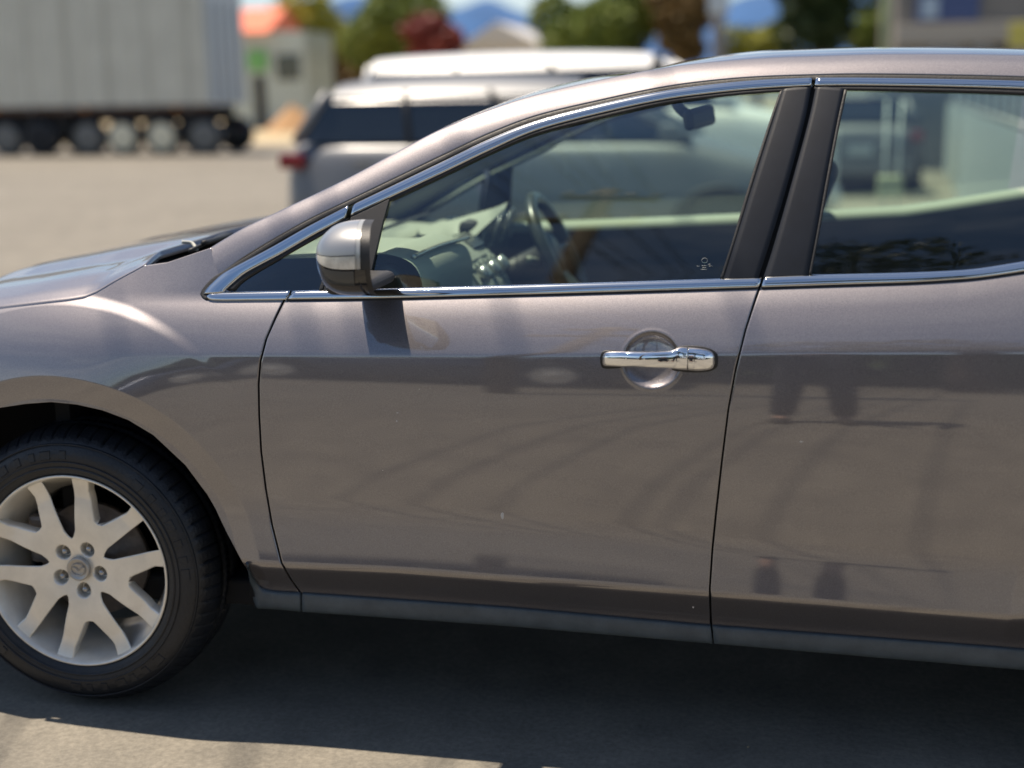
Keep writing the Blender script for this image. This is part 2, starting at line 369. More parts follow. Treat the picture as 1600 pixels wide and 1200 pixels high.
# fender
hoodline = [(-90,491),(0,483),(60,476),(105,471),(130,467),(150,459),(180,441),(228,415)]
far(panel('front_fender', hoodline+[(262,410),(300,397),(330,387),(337,415),(350,448),(365,461),(447-G_,463)],
      [(-90,655),(-45,645),(0,637),(40,631),(80,628),(120,632),(160,641),(200,656),(240,680),(290,727),(325,774),(350,818),(370,856),(385,884),(396,905),(410,922),(470-G_,927)],
      [(-90,491),(-90,655)], sh(seamA, -G_), S, M['paint'], CAR, nu=260, nv=190, roll=.014))
# front door
mtA = [(470,927),(800,950),(1111,978)]
far(panel('front_door', [(447+G_,463),(575,460),(900,451),(1187-G_,443)], [(470+G_,927),(800,950),(1111-G_,978)], sh(seamA, G_), sh(seamB, -G_), S, M['paint'], CAR, nu=380, nv=280, roll=.014, dent=HND))
FD = FAR[-1]
far(panel('rear_door', [(1187+G_,443),(1340,438),(1480,432),(1530,428),(1600,418),(1720,402)], [(1111+G_,978),(1600,1015),(1720,1024)], sh(seamB, G_), [(1720,402),(1745,560),(1740,800),(1720,1024)], S, M['paint'], CAR, nu=200, nv=240, roll=.014))
# quarter panel behind the rear door, around the rear wheel (outside the frame)
def quarter():
    us = np.linspace(0, 1, 60); vs = np.linspace(0, 1, 50); X = np.zeros((50, 60)); Z = X.copy()
    x0 = float(UY(1725, 700, 0)[0])
    for i, v in enumerate(vs):
        for j, u in enumerate(us):
            x = x0 + .006 + u*(3.62-x0); zb = float(z_mt(x0)); dx = x-2.75
            if abs(dx) < .45: zb = max(zb, .37+math.sqrt(.45**2-dx*dx))
            zt = float(z_be(x))+.004; X[i, j] = x; Z[i, j] = zt+(zb-zt)*v
    Y = S(X, Z) + .5*sstep(3.3, 3.75, X)*(X-3.3)
    far(gridmesh('quarter_panel', X, Y, Z, M['paint'], CAR))
quarter()
# dark inner structure behind the seams
def inner():
    u = np.linspace(0, 1, 60); v = np.linspace(0, 1, 40)
    px0, px1 = 395, 1735
    PX = px0+(px1-px0)*u[None, :]+0*v[:, None]
    top = np.interp(PX, [395, 450, 1187, 1600, 1735], [478, 458, 444, 420, 402]); bot = np.interp(PX, [395, 470, 1111, 1735], [915, 927, 978, 1024])
    PY = top+(bot-top)*v[:, None]
    x, y, z = onsurf(PX, PY, S, .020)
    c = P3(1018, 564, 0)
    y = y + .02*(np.hypot(x-c.x, z-c.z) < .10)
    far(gridmesh('door_jamb', x, y, z, M['gap'], CAR))
inner()

# --- sill moulding in three pieces
far(strip('sill_moulding', [(384,879),(390,893),(397,906),(408,919),(425,924),(468,927)], [(388,892),(392,920),(400,948),(410,951),(440,953),(469,956)], S, M['mould'], CAR, n=60, off=-.005, bulge=.008, back=.03, foot=.09))
far(strip('sill_moulding', [(472,927),(800,950),(1110,978)], [(472,956),(800,979),(1113,1006)], S, M['mould'], CAR, n=80, off=-.005, bulge=.007, back=.03, foot=.09, sm=False, rows=9))
far(strip('sill_moulding', [(1113,978),(1600,1015),(1730,1025)], [(1116,1006),(1600,1047),(1730,1058)], S, M['mould'], CAR, n=60, off=-.005, bulge=.007, back=.03, foot=.09, sm=False, rows=9))

# --- greenhouse: roof side frame, trim, glass
Lc = [(343,431),(380,404),(420,379),(480,345),(540,316),(615,280),(690,244),(765,209),(840,181),(940,157),(1030,138),(1100,128),(1180,121),(1280,117.5),(1352,116.5),(1480,118),(1600,121),(1760,128)]
Tc = [(329,387),(355,371),(385,354),(440,328),(540,280),(615,240),(690,201),(765,171),(840,147),(940,124),(1030,107),(1080,100),(1130,95),(1200,90),(1280,87),(1407,84),(1600,86),(1760,93)]
NL = 260
lp = resamp(Lc, NL, True); tp = resamp(Tc, NL, True)
lx, ly, lz = onsurf(lp[:, 0], lp[:, 1], lambda a, b: S(a, b, False))
TY = ly + .042 + .022*sstep(.6, 1.5, lx)
tx, tz = UY(tp[:, 0], tp[:, 1], TY)
def frame_side():
    rows = []; A = np.stack([lx, ly, lz], 1); B = np.stack([tx, TY, tz], 1)
    C = A*.5+B*.5 + np.stack([0*lx-.002, -.009+0*lx, .006+0*lx], 1)
    rows.append(A+np.array([0, .02, .0])); 
    for t in np.linspace(0, 1, 16): rows.append((1-t)**2*A+2*t*(1-t)*C+t*t*B)
    w = sstep(1.25, 1.45, B[:, 0])[:, None]
    rows.append(B+np.array([0, .004, -.001])); 
    rows.append(B+np.array([0, .03, .0])*(1-w)+w*np.array([0, .006, -.012]))
    rows.append(B+np.array([0, .05, -.004])*(1-w)+w*np.array([0, .02, -.013]))
    R = np.array(rows); far(gridmesh('roof_frame', R[..., 0], R[..., 1], R[..., 2], M['paint'], CAR)); return R[-1]
EDGE = frame_side()
SF = lambda a, b: S(a, b, False)
ch_o_front = [(318,459),(324,449),(343,431),(360,420),(420,388),(480,354),(544,321)]
ch_i_front = [(350,457),(353,452),(380,429),(410,412),(440,396),(490,367),(538,342)]
ch_o_mid = [(552,319),(615,289),(690,253),(765,217),(840,188),(940,162),(1030,143),(1100,133),(1180,125),(1269,121)]
ch_i_mid = [(548,337),(615,306),(690,271),(765,235),(840,203),(940,176.5),(1030,157),(1100,147),(1180,139),(1267,134)]
gl_mid = [(548,340),(615,311),(690,276),(765,240),(840,209),(940,184),(1030,163),(1100,153),(1180,145),(1266,140)]
ch_o_r = [(1275,121),(1352,121),(1480,123),(1600,126),(1760,133)]
ch_i_r = [(1273,134),(1352,133.5),(1480,135.5),(1600,139),(1760,146)]
gl_r = [(1272,140),(1352,140.5),(1480,143),(1600,147),(1760,154)]
far(strip('window_seal', [(322,469),(313,462),(316,452),(330,436),(343,427)]+Lc[1:], [(340,466),(326,462),(330,450),(343,437),(360,424)]+[(a, b+8) for a, b in Lc[2:]], SF, M['rubber'], CAR, n=220, off=-.0015, bulge=.001))
far(strip('window_trim', ch_o_front, ch_i_front, SF, M['chrome'], CAR, n=90, off=-.004, bulge=.004))
far(strip('window_trim', [(330,458),(348,457),(400,456),(452,455)], [(322,463),(333,469),(400,469),(447,468.5)], SF, M['chrome'], CAR, n=40, off=-.0045, bulge=.004))
far(strip('window_trim', ch_o_mid, ch_i_mid, SF, M['chrome'], CAR, n=160, off=-.004, bulge=.004))
far(strip('window_trim', ch_o_r, ch_i_r, SF, M['chrome'], CAR, n=60, off=-.004, bulge=.004))
far(strip('window_trim', [(457,455),(575,452),(740,447.5),(900,443),(1190,434)], [(450,468),(600,466),(750,462),(900,458),(1185,449)], SF, M['chrome'], CAR, n=120, off=-.0045, bulge=.005))
bel_o = [(1194,433),(1270,430),(1400,427),(1480,424),(1530,420),(1600,409),(1760,382)]
bel_i = [(1190,449),(1340,444),(1420,441.5),(1480,438),(1530,434),(1600,424),(1760,398)]
far(strip('window_trim', bel_o, bel_i, SF, M['chrome'], CAR, n=120, off=-.0045, bulge=.005))
far(strip('window_seal', [(449,467),(600,465),(900,457),(1185,448)], [(448,471),(600,469),(900,461),(1184,452)], SF, M['rubber'], CAR, n=80, off=-.001, bulge=.001))
far(strip('window_seal', bel_i, [(a, b+3.5) for a, b in bel_i], SF, M['rubber'], CAR, n=80, off=-.001, bulge=.001))
far(strip('window_seal', ch_i_mid, gl_mid, SF, M['rubber'], CAR, n=120, off=-.002, bulge=.001, rows=4))
far(strip('window_seal', ch_i_r, gl_r, SF, M['rubber'], CAR, n=60, off=-.002, bulge=.001, rows=4))
far(strip('window_seal', [(353,452),(380,429),(440,396),(538,342)], [(366,453),(384,436),(441,402),(538,347)], SF, M['rubber'], CAR, n=60, off=-.001, bulge=.001, rows=4))
# glass
far(panel('door_window', [(560,330),(615,304),(690,269),(765,234),(840,202),(940,176),(1030,156),(1100,146),(1180,138),(1240,135)], [(560,457),(900,448),(1140,442)], [(560,330),(560,457)], [(1240,135),(1140,442)], SF, M['glass'], CAR, nu=90, nv=40, off=.004, smooth=(1, 0, 0, 0)))
far(panel('door_window', [(1300,138),(1480,140),(1600,143),(1745,150)], [(1240,435),(1480,430),(1530,426),(1600,416),(1745,392)], [(1300,138),(1240,435)], [(1745,150),(1745,392)], SF, M['glass'], CAR, nu=60, nv=40, off=.004))
far(panel('quarter_window', [(355,456),(380,432),(440,398),(520,352)], [(355,459),(420,459),(520,457)], [(355,456),(355,459)], [(520,352),(520,457)], SF, M['glass'], CAR, nu=40, nv=20, off=.004))
# pillars
far(strip('door_frame', [(1223,138),(1207,190),(1177,285),(1151,370),(1129,440)], [(1268,134),(1257,190),(1227,300),(1201,385),(1184,437)], SF, M['pillar'], CAR, n=60, off=-.0025, bulge=.0015, back=.02))
far(strip('door_frame', [(1275,134),(1263,190),(1233,300),(1207,390),(1192,436)], [(1320,138),(1309,190),(1291,285),(1276,370),(1264,434)], SF, M['pillar'], CAR, n=60, off=-.0025, bulge=.0015, back=.02))
far(strip('window_seal', [(1319,140),(1308,190),(1290,285),(1275,370),(1263,432)], [(1324,140),(1313,190),(1295,285),(1279,370),(1267,432)], SF, M['rubber'], CAR, n=40, off=-.003, bulge=.001, back=.01, rows=4))
far(strip('window_seal', [(1219,141),(1202,190),(1171,285),(1146,370),(1124,438)], [(1224,141),(1207,190),(1177,285),(1151,370),(1129,438)], SF, M['rubber'], CAR, n=40, off=-.0015, bulge=.001, back=.01, rows=4))
far(strip('pillar', [(1255,136),(1244,190),(1214,300),(1190,390),(1172,440)], [(1292,136),(1281,190),(1250,300),(1226,390),(1212,440)], SF, M['gap'], CAR, n=40, off=.010, bulge=0, back=.06))
# quarter window divider and mirror base plate
far(strip('window_divider', [(536,344),(520,390),(506,430),(497,456)], [(543,341),(527,390),(513,430),(504,456)], SF, M['rubber'], CAR, n=20, off=-.002, bulge=.001, rows=4, sm=False))
far(panel('mirror_base', [(548,340),(580,325),(608,311)], [(504,457),(540,456),(573,455)], [(548,340),(525,400),(504,457)], [(608,311),(597,350),(583,410),(573,455)], SF, M['sail'], CAR, nu=24, nv=30, off=-.006, roll=.015))
FAR[-1]['label'] = 'black triangular mirror base'

# --- roof, windscreen, linings
EX, EY, EZ = EDGE[:, 0], EDGE[:, 1], EDGE[:, 2]
WID = 1.86
def across(name, sel, m, dx, dz, nv=40, zoff=0.0, yo=0.0, p=.8):
    x, y, z = EX[sel], EY[sel]+yo, EZ[sel]+zoff
    v = np.linspace(0, 1, nv)[:, None]; b = np.sin(PI*v)**p
    return gridmesh(name, x[None]+0*v + dx*b, y[None]+(WID-2*y[None])*v, z[None] + dz(x)[None]*b, m, CAR)
i_hdr = int(np.argmin(abs(tp[:, 0]-1012)))
ws = np.arange(0, i_hdr+1)
glass_w = across('windscreen', ws, M['glassw'], -.10, lambda x: .0+.014*sstep(.9, 1.35, x))
rf = np.arange(i_hdr, NL)
roof = across('roof', rf, M['paint'], 0.0, lambda x: .022+.020*sstep(1.2, 1.7, x), nv=70, p=.5)
lin = across('headliner', rf, M['lining'], 0.0, lambda x: .02+0*x, zoff=-.035, yo=-.02)
# inner skins of the roof side frames (what is seen through the glass)
def inner_frame():
    A = np.stack([lx, ly+.03, lz-.012], 1); B = np.stack([EX, EY+.02, EZ-.03], 1)
    rows = [A]+[A*(1-t)+B*t+np.array([0, .012, -.012])*math.sin(PI*t) for t in np.linspace(.1, 1, 8)]
    R = np.array(rows); far(gridmesh('pillar_trim', R[..., 0], R[..., 1], R[..., 2], M['lining'], CAR))
inner_frame()

# --- bonnet
hp = resamp(hoodline, 110, False); hx, hy, hz = onsurf(hp[:, 0], hp[:, 1]-2.2, S)
def bonnet():
    sil = np.array([(-120,458),(-60,443),(0,427),(50,414),(90,405),(150,394),(220,380),(300,367),(385,353),(430,346)], float)
    sx, sz = UY(sil[:, 0], sil[:, 1], .62)
    ZS = lambda x: np.interp(x, sx, sz)
    Yk = np.array([.0, .05, .16, .27, .36, .50, .62, .80, 1.0])      # 0..1 of half width
    Hk = np.array([0, .22, .48, .60, .66, .93, 1.0, .94, .96])
    hw = np.linspace(0, 1, 90); Hs = np.interp(hw, Yk, Hk)
    ker = np.ones(5)/5; Hs = np.convolve(np.pad(Hs, 2, mode='edge'), ker, 'valid'); Hs[0] = 0
    w = np.r_[hw, 2-hw[::-1][1:]]; H = np.r_[Hs, Hs[::-1][1:]]
    X = []; Y = []; Z = []
    # rear edge of the bonnet as a function of half width
    re = [(0, float(hx[-1])), (.18, float(UY(240, 399, .25)[0])), (.34, float(UY(290, 379, .40)[0])), (.6, float(UY(378, 354, .62)[0])), (1, float(UY(378, 354, .62)[0])+.06)]
    rearpts = []
    for wi, Hi in zip(w, H):
        wf = wi if wi <= 1 else 2-wi
        xe = np.interp(wf, [a for a, b in re], [b for a, b in re]); n = 150
        t = np.linspace(0, 1, n); XF = -.86; x = XF+(xe-XF)*t
        xs = XF+(hx[-1]-XF)*t; k_ = np.clip((hx[0]-xs)/.5, 0, 2)**2; y0 = np.interp(xs, hx, hy)+.10*k_; z0 = np.interp(xs, hx, hz)-.20*k_
        z = z0 + (ZS(x)-.22*np.clip((hx[0]-x)/.5, 0, 2)**2-z0)*Hi*1.0
        y = y0 + (.93-y0)*wf
        if wi > 1: y = WID-y
        X.append(x); Y.append(y); Z.append(z); rearpts.append((x[-1], y[-1], z[-1]))
    X, Y, Z = map(np.array, (X, Y, Z))
    first = (X[:1], Y[:1]+.003, Z[:1]-.02); last = (X[-1:], Y[-1:]-.003, Z[-1:]-.02)
    X = np.vstack([first[0], X, last[0]]); Y = np.vstack([first[1], Y, last[1]]); Z = np.vstack([first[2], Z, last[2]])
    X = np.c_[X, X[:, -1:]]; Y = np.c_[Y, Y[:, -1:]]; Z = np.c_[Z, Z[:, -1:]-.02]
    gridmesh('bonnet', X, Y, Z, M['paint'], CAR)
    return np.array(rearpts)
BON_REAR = bonnet()
def nose():
    xs = np.linspace(hx[0], -.86, 40); k = np.clip((hx[0]-xs)/.5, 0, 2)**2; zt = hz[0]-.20*k-.004; yt = np.interp(hx[0], hx, hy)+.10*k
    zb = np.where(np.abs(xs) < .46, .37+np.sqrt(np.clip(.46**2-xs**2, 0, 1)), .25); v = np.linspace(0, 1, 30)[:, None]
    Z = zt+(zb-zt)*v; X = xs+0*Z; Y = S(X, Z); Y = Y + (yt-Y[0])*(1-sstep(0, .35, v)) + .10*k*sstep(0, .35, v)
    far(gridmesh('front_wing', X, Y, Z, M['paint'], CAR))
    t = np.linspace(0, 1, 40)[None, :]; c0 = Y[:, -1:]; zc = Z[:, -1:]
    bow = np.sin(PI*t)**.6*(.12+.10*np.sin(PI*v))
    gridmesh('front_bumper', -.86-bow, c0+(WID-2*c0)*t, zc+0*t, M['paint'], CAR)
    box('grille', -1.05, -.98, .55, 1.31, .38, .55, M['rubber'], CAR, bev=.02)
    far(box('headlight', -1.0, -.86, .28, .55, .60, .74, M['lens'], CAR, bev=.03))
nose()
# cowl tray with louvres, wipers
cb = P3(262, 412, .20)
def cowl():
    a = P3(215, 425, .20); fr = BON_REAR
    ws_x, ws_y, ws_z = EX[0], EY[0], EZ[0]
    v = np.linspace(0, 1, 40); yb = ws_y+(WID-2*ws_y)*v; xb_ = ws_x-.10*np.sin(PI*v)**.8; zb_ = ws_z+0*v
    xf = np.interp(v, np.linspace(0, 1, len(fr)), fr[:, 0]); yf = np.interp(v, np.linspace(0, 1, len(fr)), fr[:, 1]); zf = np.interp(v, np.linspace(0, 1, len(fr)), fr[:, 2])
    t = np.linspace(0, 1, 10)[:, None]; dip = .035*np.sin(PI*t)
    gridmesh('cowl_tray', (xf-.03)*(1-t)+xb_*t, yf*(1-t)+yb*t, (zf-.022)*(1-t)+(zb_-.004)*t-dip, M['intd'], CAR)
    for j in range(9):
        y = .24+.035*j; box('cowl_louvre', a.x+.02, a.x+.15, y, y+.012, a.z-.05, a.z-.03+.01*0, M['rubber'], CAR, bev=.002)
    c = P3(298, 380, .34)
    tube('washer_hose_clip', [P3(284, 378, .30), P3(300, 380, .31), P3(308, 391, .29)], .0045, mat('pale_sealant', (.5, .5, .45), .7), CAR)
    # wiper: arm and blade lying along the base of the glass
    wp = tube('wiper', [P3(318, 386, .30)+Vector((0, 0, .01)), P3(345, 372, .45), P3(378, 360, .75)], .007, M['rubber'], CAR)
    tube('wiper_arm', [P3(296, 392, .26), P3(330, 376, .38), P3(360, 362, .62)], .005, M['intd'], CAR)
cowl()

# --- engine bay/under body darkness: floor pan, arch liners
box('floor_pan', -.75, 3.5, .14, WID-.14, .26, .33, M['liner'], CAR, bev=.01)
for cx_ in (0, 2.75):
    kk = .475 if cx_ == 0 else .42
    o_ = far(lathe('arch_liner', [(kk-.02, .07), (kk, .10), (kk, .30), (.30, .31), (.0, .31)], cx_, .37, M['liner'], CAR, seg=96))
    b_ = bmesh.new(); b_.from_mesh(o_.data); bmesh.ops.delete(b_, geom=[f for f in b_.faces if f.calc_center_median().z < .31], context='FACES'); b_.to_mesh(o_.data); b_.free()
# front and rear ends (outside the frame)
def end_cap(name, x, dirx, ztop, m):
    ys = np.linspace(.12, WID-.12, 30); zs = np.linspace(.25, ztop, 14)
    Yg, Zg = np.meshgrid(ys, zs); s = 1-np.abs((Yg-.93)/.93)**3
    Xg = x + dirx*.16*s*np.sin(PI*np.clip((Zg-.1)/(ztop+.1), 0, 1))**.4
    gridmesh(name, Xg, Yg, Zg, m, CAR)
end_cap('tailgate', 3.50, 1, 1.14, M['paint'])
def rear_pillar():
    a = np.array([[EX[-1], EY[-1], EZ[-1]], [EX[-1], ly[-1], lz[-1]]]); b = np.array([[3.60, .34, 1.16], [3.30, float(S(3.3, 1.15, False)), 1.15]])
    t = np.linspace(0, 1, 14)[:, None]; P0 = a[0]+(b[0]-a[0])*t; P1 = a[1]+(b[1]-a[1])*t; u = np.linspace(0, 1, 6)
    G = P0[:, None]*(1-u[None, :, None])+P1[:, None]*u[None, :, None]; G[..., 1] -= .03*np.sin(PI*u)[None]
    far(gridmesh('rear_pillar', G[..., 0], G[..., 1], G[..., 2], M['paint'], CAR))
rear_pillar()
rw = across('rear_glass_panel', np.array([NL-2, NL-1]), M['intd'], 0, lambda x: .0*x, nv=6)
mesh('rear_window', [(EX[-1], EY[-1], EZ[-1]), (EX[-1], WID-EY[-1], EZ[-1]+.02), (3.62, WID-.2, 1.13), (3.62, .2, 1.13)], [(0, 1, 2, 3)], M['glass'], CAR)
ry0 = float(S(2.5, 1.2)); mesh('quarter_window', [(2.42, float(S(2.42, 1.18, False)), 1.18), (EX[-1], ly[-1], lz[-1]-.02), (3.55, .25, 1.16)], [(0, 1, 2)], M['glass'], CAR)

# --- door handle
def handle():
    hy_ = lambda x: 0
    def barm(name, pts, m, parent):   # pts: (px, ytop, ybot, out_offset_centre, thickness)
        p = np.array(pts, float); q = resamp(p, 90, True); a = np.linspace(0, 2*PI, 28, endpoint=False)
        X, Y, Z = [], [], []
        for k, (px, yt, yb, off, th) in enumerate(q):
            x, Yc, z1 = onsurf(np.array([px]), np.array([(yt+yb)/2]), S, off)
            hz_ = (UY(px, yt, Yc)[1]-UY(px, yb, Yc)[1])/2; hz_ = float(hz_[0])
            s, c = np.sin(a), np.cos(a)
            se = lambda t, e: np.sign(t)*np.abs(t)**e
            X.append(np.full(28, float(x[0]))); Z.append(float(z1[0])+hz_*se(s, .8)); Y.append(float(Yc[0])-th*se(c, .75))
        X, Y, Z = map(np.array, (X, Y, Z))
        for i_ in (0, -1):
            X = np.vstack([X[:1], X]) if i_ == 0 else np.vstack([X, X[-1:]])
            Y = np.vstack([np.full((1, 28), Y[0].mean()), Y]) if i_ == 0 else np.vstack([Y, np.full((1, 28), Y[-1].mean())])
            Z = np.vstack([np.full((1, 28), Z[0].mean()), Z]) if i_ == 0 else np.vstack([Z, np.full((1, 28), Z[-1].mean())])
        return gridmesh(name, X, Y, Z, m, parent, closeu=True)
    h = barm('door_handle', [(941,558,566,-.006,.004),(944,552,571,-.012,.010),(952,549.5,572,-.020,.012),(975,549.5,573,-.034,.010),(1010,550,574,-.040,.010),(1045,548.5,575.5,-.036,.011),(1062,543,577,-.030,.015),(1074.5,543,578,-.022,.018)], M['chrome2'], FD)
    k = barm('lock_cover', [(1076,543,578,-.016,.018),(1090,544,579,-.014,.018),(1105,546.5,578,-.010,.016),(1114,551,575,-.006,.011),(1118,558,568,-.002,.004)], M['chrome2'], FD)
    g1 = barm('handle_gasket', [(938,556,567,-.001,.003),(942,549,575,-.001,.004),(955,547,576,-.001,.004),(970,549,575,-.001,.003)], M['rubber'], FD)
    g2 = barm('handle_gasket', [(1050,548,578,-.001,.003),(1062,541,581,-.001,.004),(1090,540.5,582,-.001,.004),(1110,545,580,-.001,.004),(1120,552,574,-.001,.003),(1122,560,567,0,.002)], M['rubber'], FD)
handle()

# --- side mirror
def mirror():
    root = None
    top = resamp([(498,392),(500,378),(508,365),(522,353),(540,346),(562,343),(585,343)], 0, True, np.linspace(0, 1, 40))
    bot = resamp([(498,396),(500,420),(506,440),(516,452),(530,459),(552,462),(590,461)], 0, True, np.linspace(0, 1, 40))
    YC = -.115
    def surf_(u, v):   # u 0..1 left->right, v 0..1 top->bottom
        i = u*39; a = np.stack([np.interp(i, range(40), top[:, k]) for k in (0, 1)], -1); b = np.stack([np.interp(i, range(40), bot[:, k]) for k in (0, 1)], -1)
        g = a*(1-v[..., None])+b*v[..., None]
        bl = np.clip(1-np.clip(1-u, 0, 1)**2.3, 0, 1)**.5*np.clip(1-np.abs(2*v-1)**2.6, 0, 1)**.5
        return g, bl
    def patch(name, u0, u1, v0, v1, m, out=1, extra=0.0, nu=40, nv=26, parent=None):
        # v boundaries given as px rows at the right end; lines curve with the shell
        u = np.linspace(u0, u1, nu)[None, :]+np.zeros((nv, 1)); v = np.linspace(0, 1, nv)[:, None]
        V0 = v0(u) if callable(v0) else v0+0*u; V1 = v1(u) if callable(v1) else v1+0*u
        vv = V0+(V1-V0)*v
        g, bl = surf_(u, vv)
        Y = YC-(.125*bl+extra) if out > 0 else YC+.085*bl
        x, z = UY(g[..., 0], g[..., 1], Y)
        if out < 0:   # inner half keeps the real size, not the bearing
            x, z = UY(g[..., 0], g[..., 1], YC+0*Y); x = x - .10*u*bl
        else:
            x0, z0 = UY(g[..., 0], g[..., 1], YC+0*Y); x = x0*.35+x*.65; z = z0*.35+z*.65
        return gridmesh(name, x, Y, z, m, parent)
    a1 = lambda u: .46-.03*u+.0*u; a2 = lambda u: .60+.0*u
    shell = patch('side_mirror', 0, .98, 0, 1, M['mhouse'], out=-1, parent=CAR)
    shell['label'] = 'side mirror on the near door'
    patch('mirror_cap', 0.0, .82, 0.0, a1, M['mcap'], extra=.003, parent=shell)
    patch('turn_signal', 0.02, .82, lambda u: a1(u)+.012, lambda u: a2(u)+.02, M['lens'], extra=.004, parent=shell)
    patch('mirror_shell', 0.0, .94, lambda u: a2(u)+.03, lambda u: 1+0*u, M['mhouse'], extra=.001, parent=shell)
    patch('painted_skirt', .38, .80, lambda u: a2(u)+.045, lambda u: .84+0*u, M['display'], extra=.004, parent=shell)
    patch('mirror_edge', .82, .88, 0.0, lambda u: .62+0*u, M['mring'], extra=.002, parent=shell, nu=8)
    patch('mirror_rear_edge', .86, 1.0, lambda u: 0*u, lambda u: 1+0*u, M['sail'], extra=0, parent=shell, nu=8)
    # reflecting glass closing the rear of the shell
    vs = np.linspace(0, 1, 24); u1 = np.ones(24)
    g, bl = surf_(u1*.99, vs)
    xo, zo = UY(g[:, 0], g[:, 1], YC)
    V = []; F = []
    for k in range(24):
        V += [(xo[k]-.004, YC-.12*bl[k], zo[k]), (xo[k]-.004-.10*bl[k], YC+.085*bl[k], zo[k])]
    for k in range(23): F.append((2*k, 2*k+1, 2*k+3, 2*k+2))
    mesh('mirror_glass', V, F, M['mirrorglass'], shell)
    # arm to the door
    p0 = P3(560, 447, .035); p1 = P3(556, 440, -.07)
    q0, q1, q2 = P3(538, 454, -.02), P3(597, 454, -.02), P3(590, 432, -.02)
    box('mirror_arm', q0.x-.01, q1.x, -.13, .10, q0.z+.004, q2.z, M['sail'], shell, bev=.016, seg=4)
    box('lens_bulb', *(lambda c: (c.x-.006, c.x+.006, c.y-.004, c.y+.004, c.z-.006, c.z+.006))(P3(561, 405, -.236)), M['display'], shell, bev=.002)
mirror()

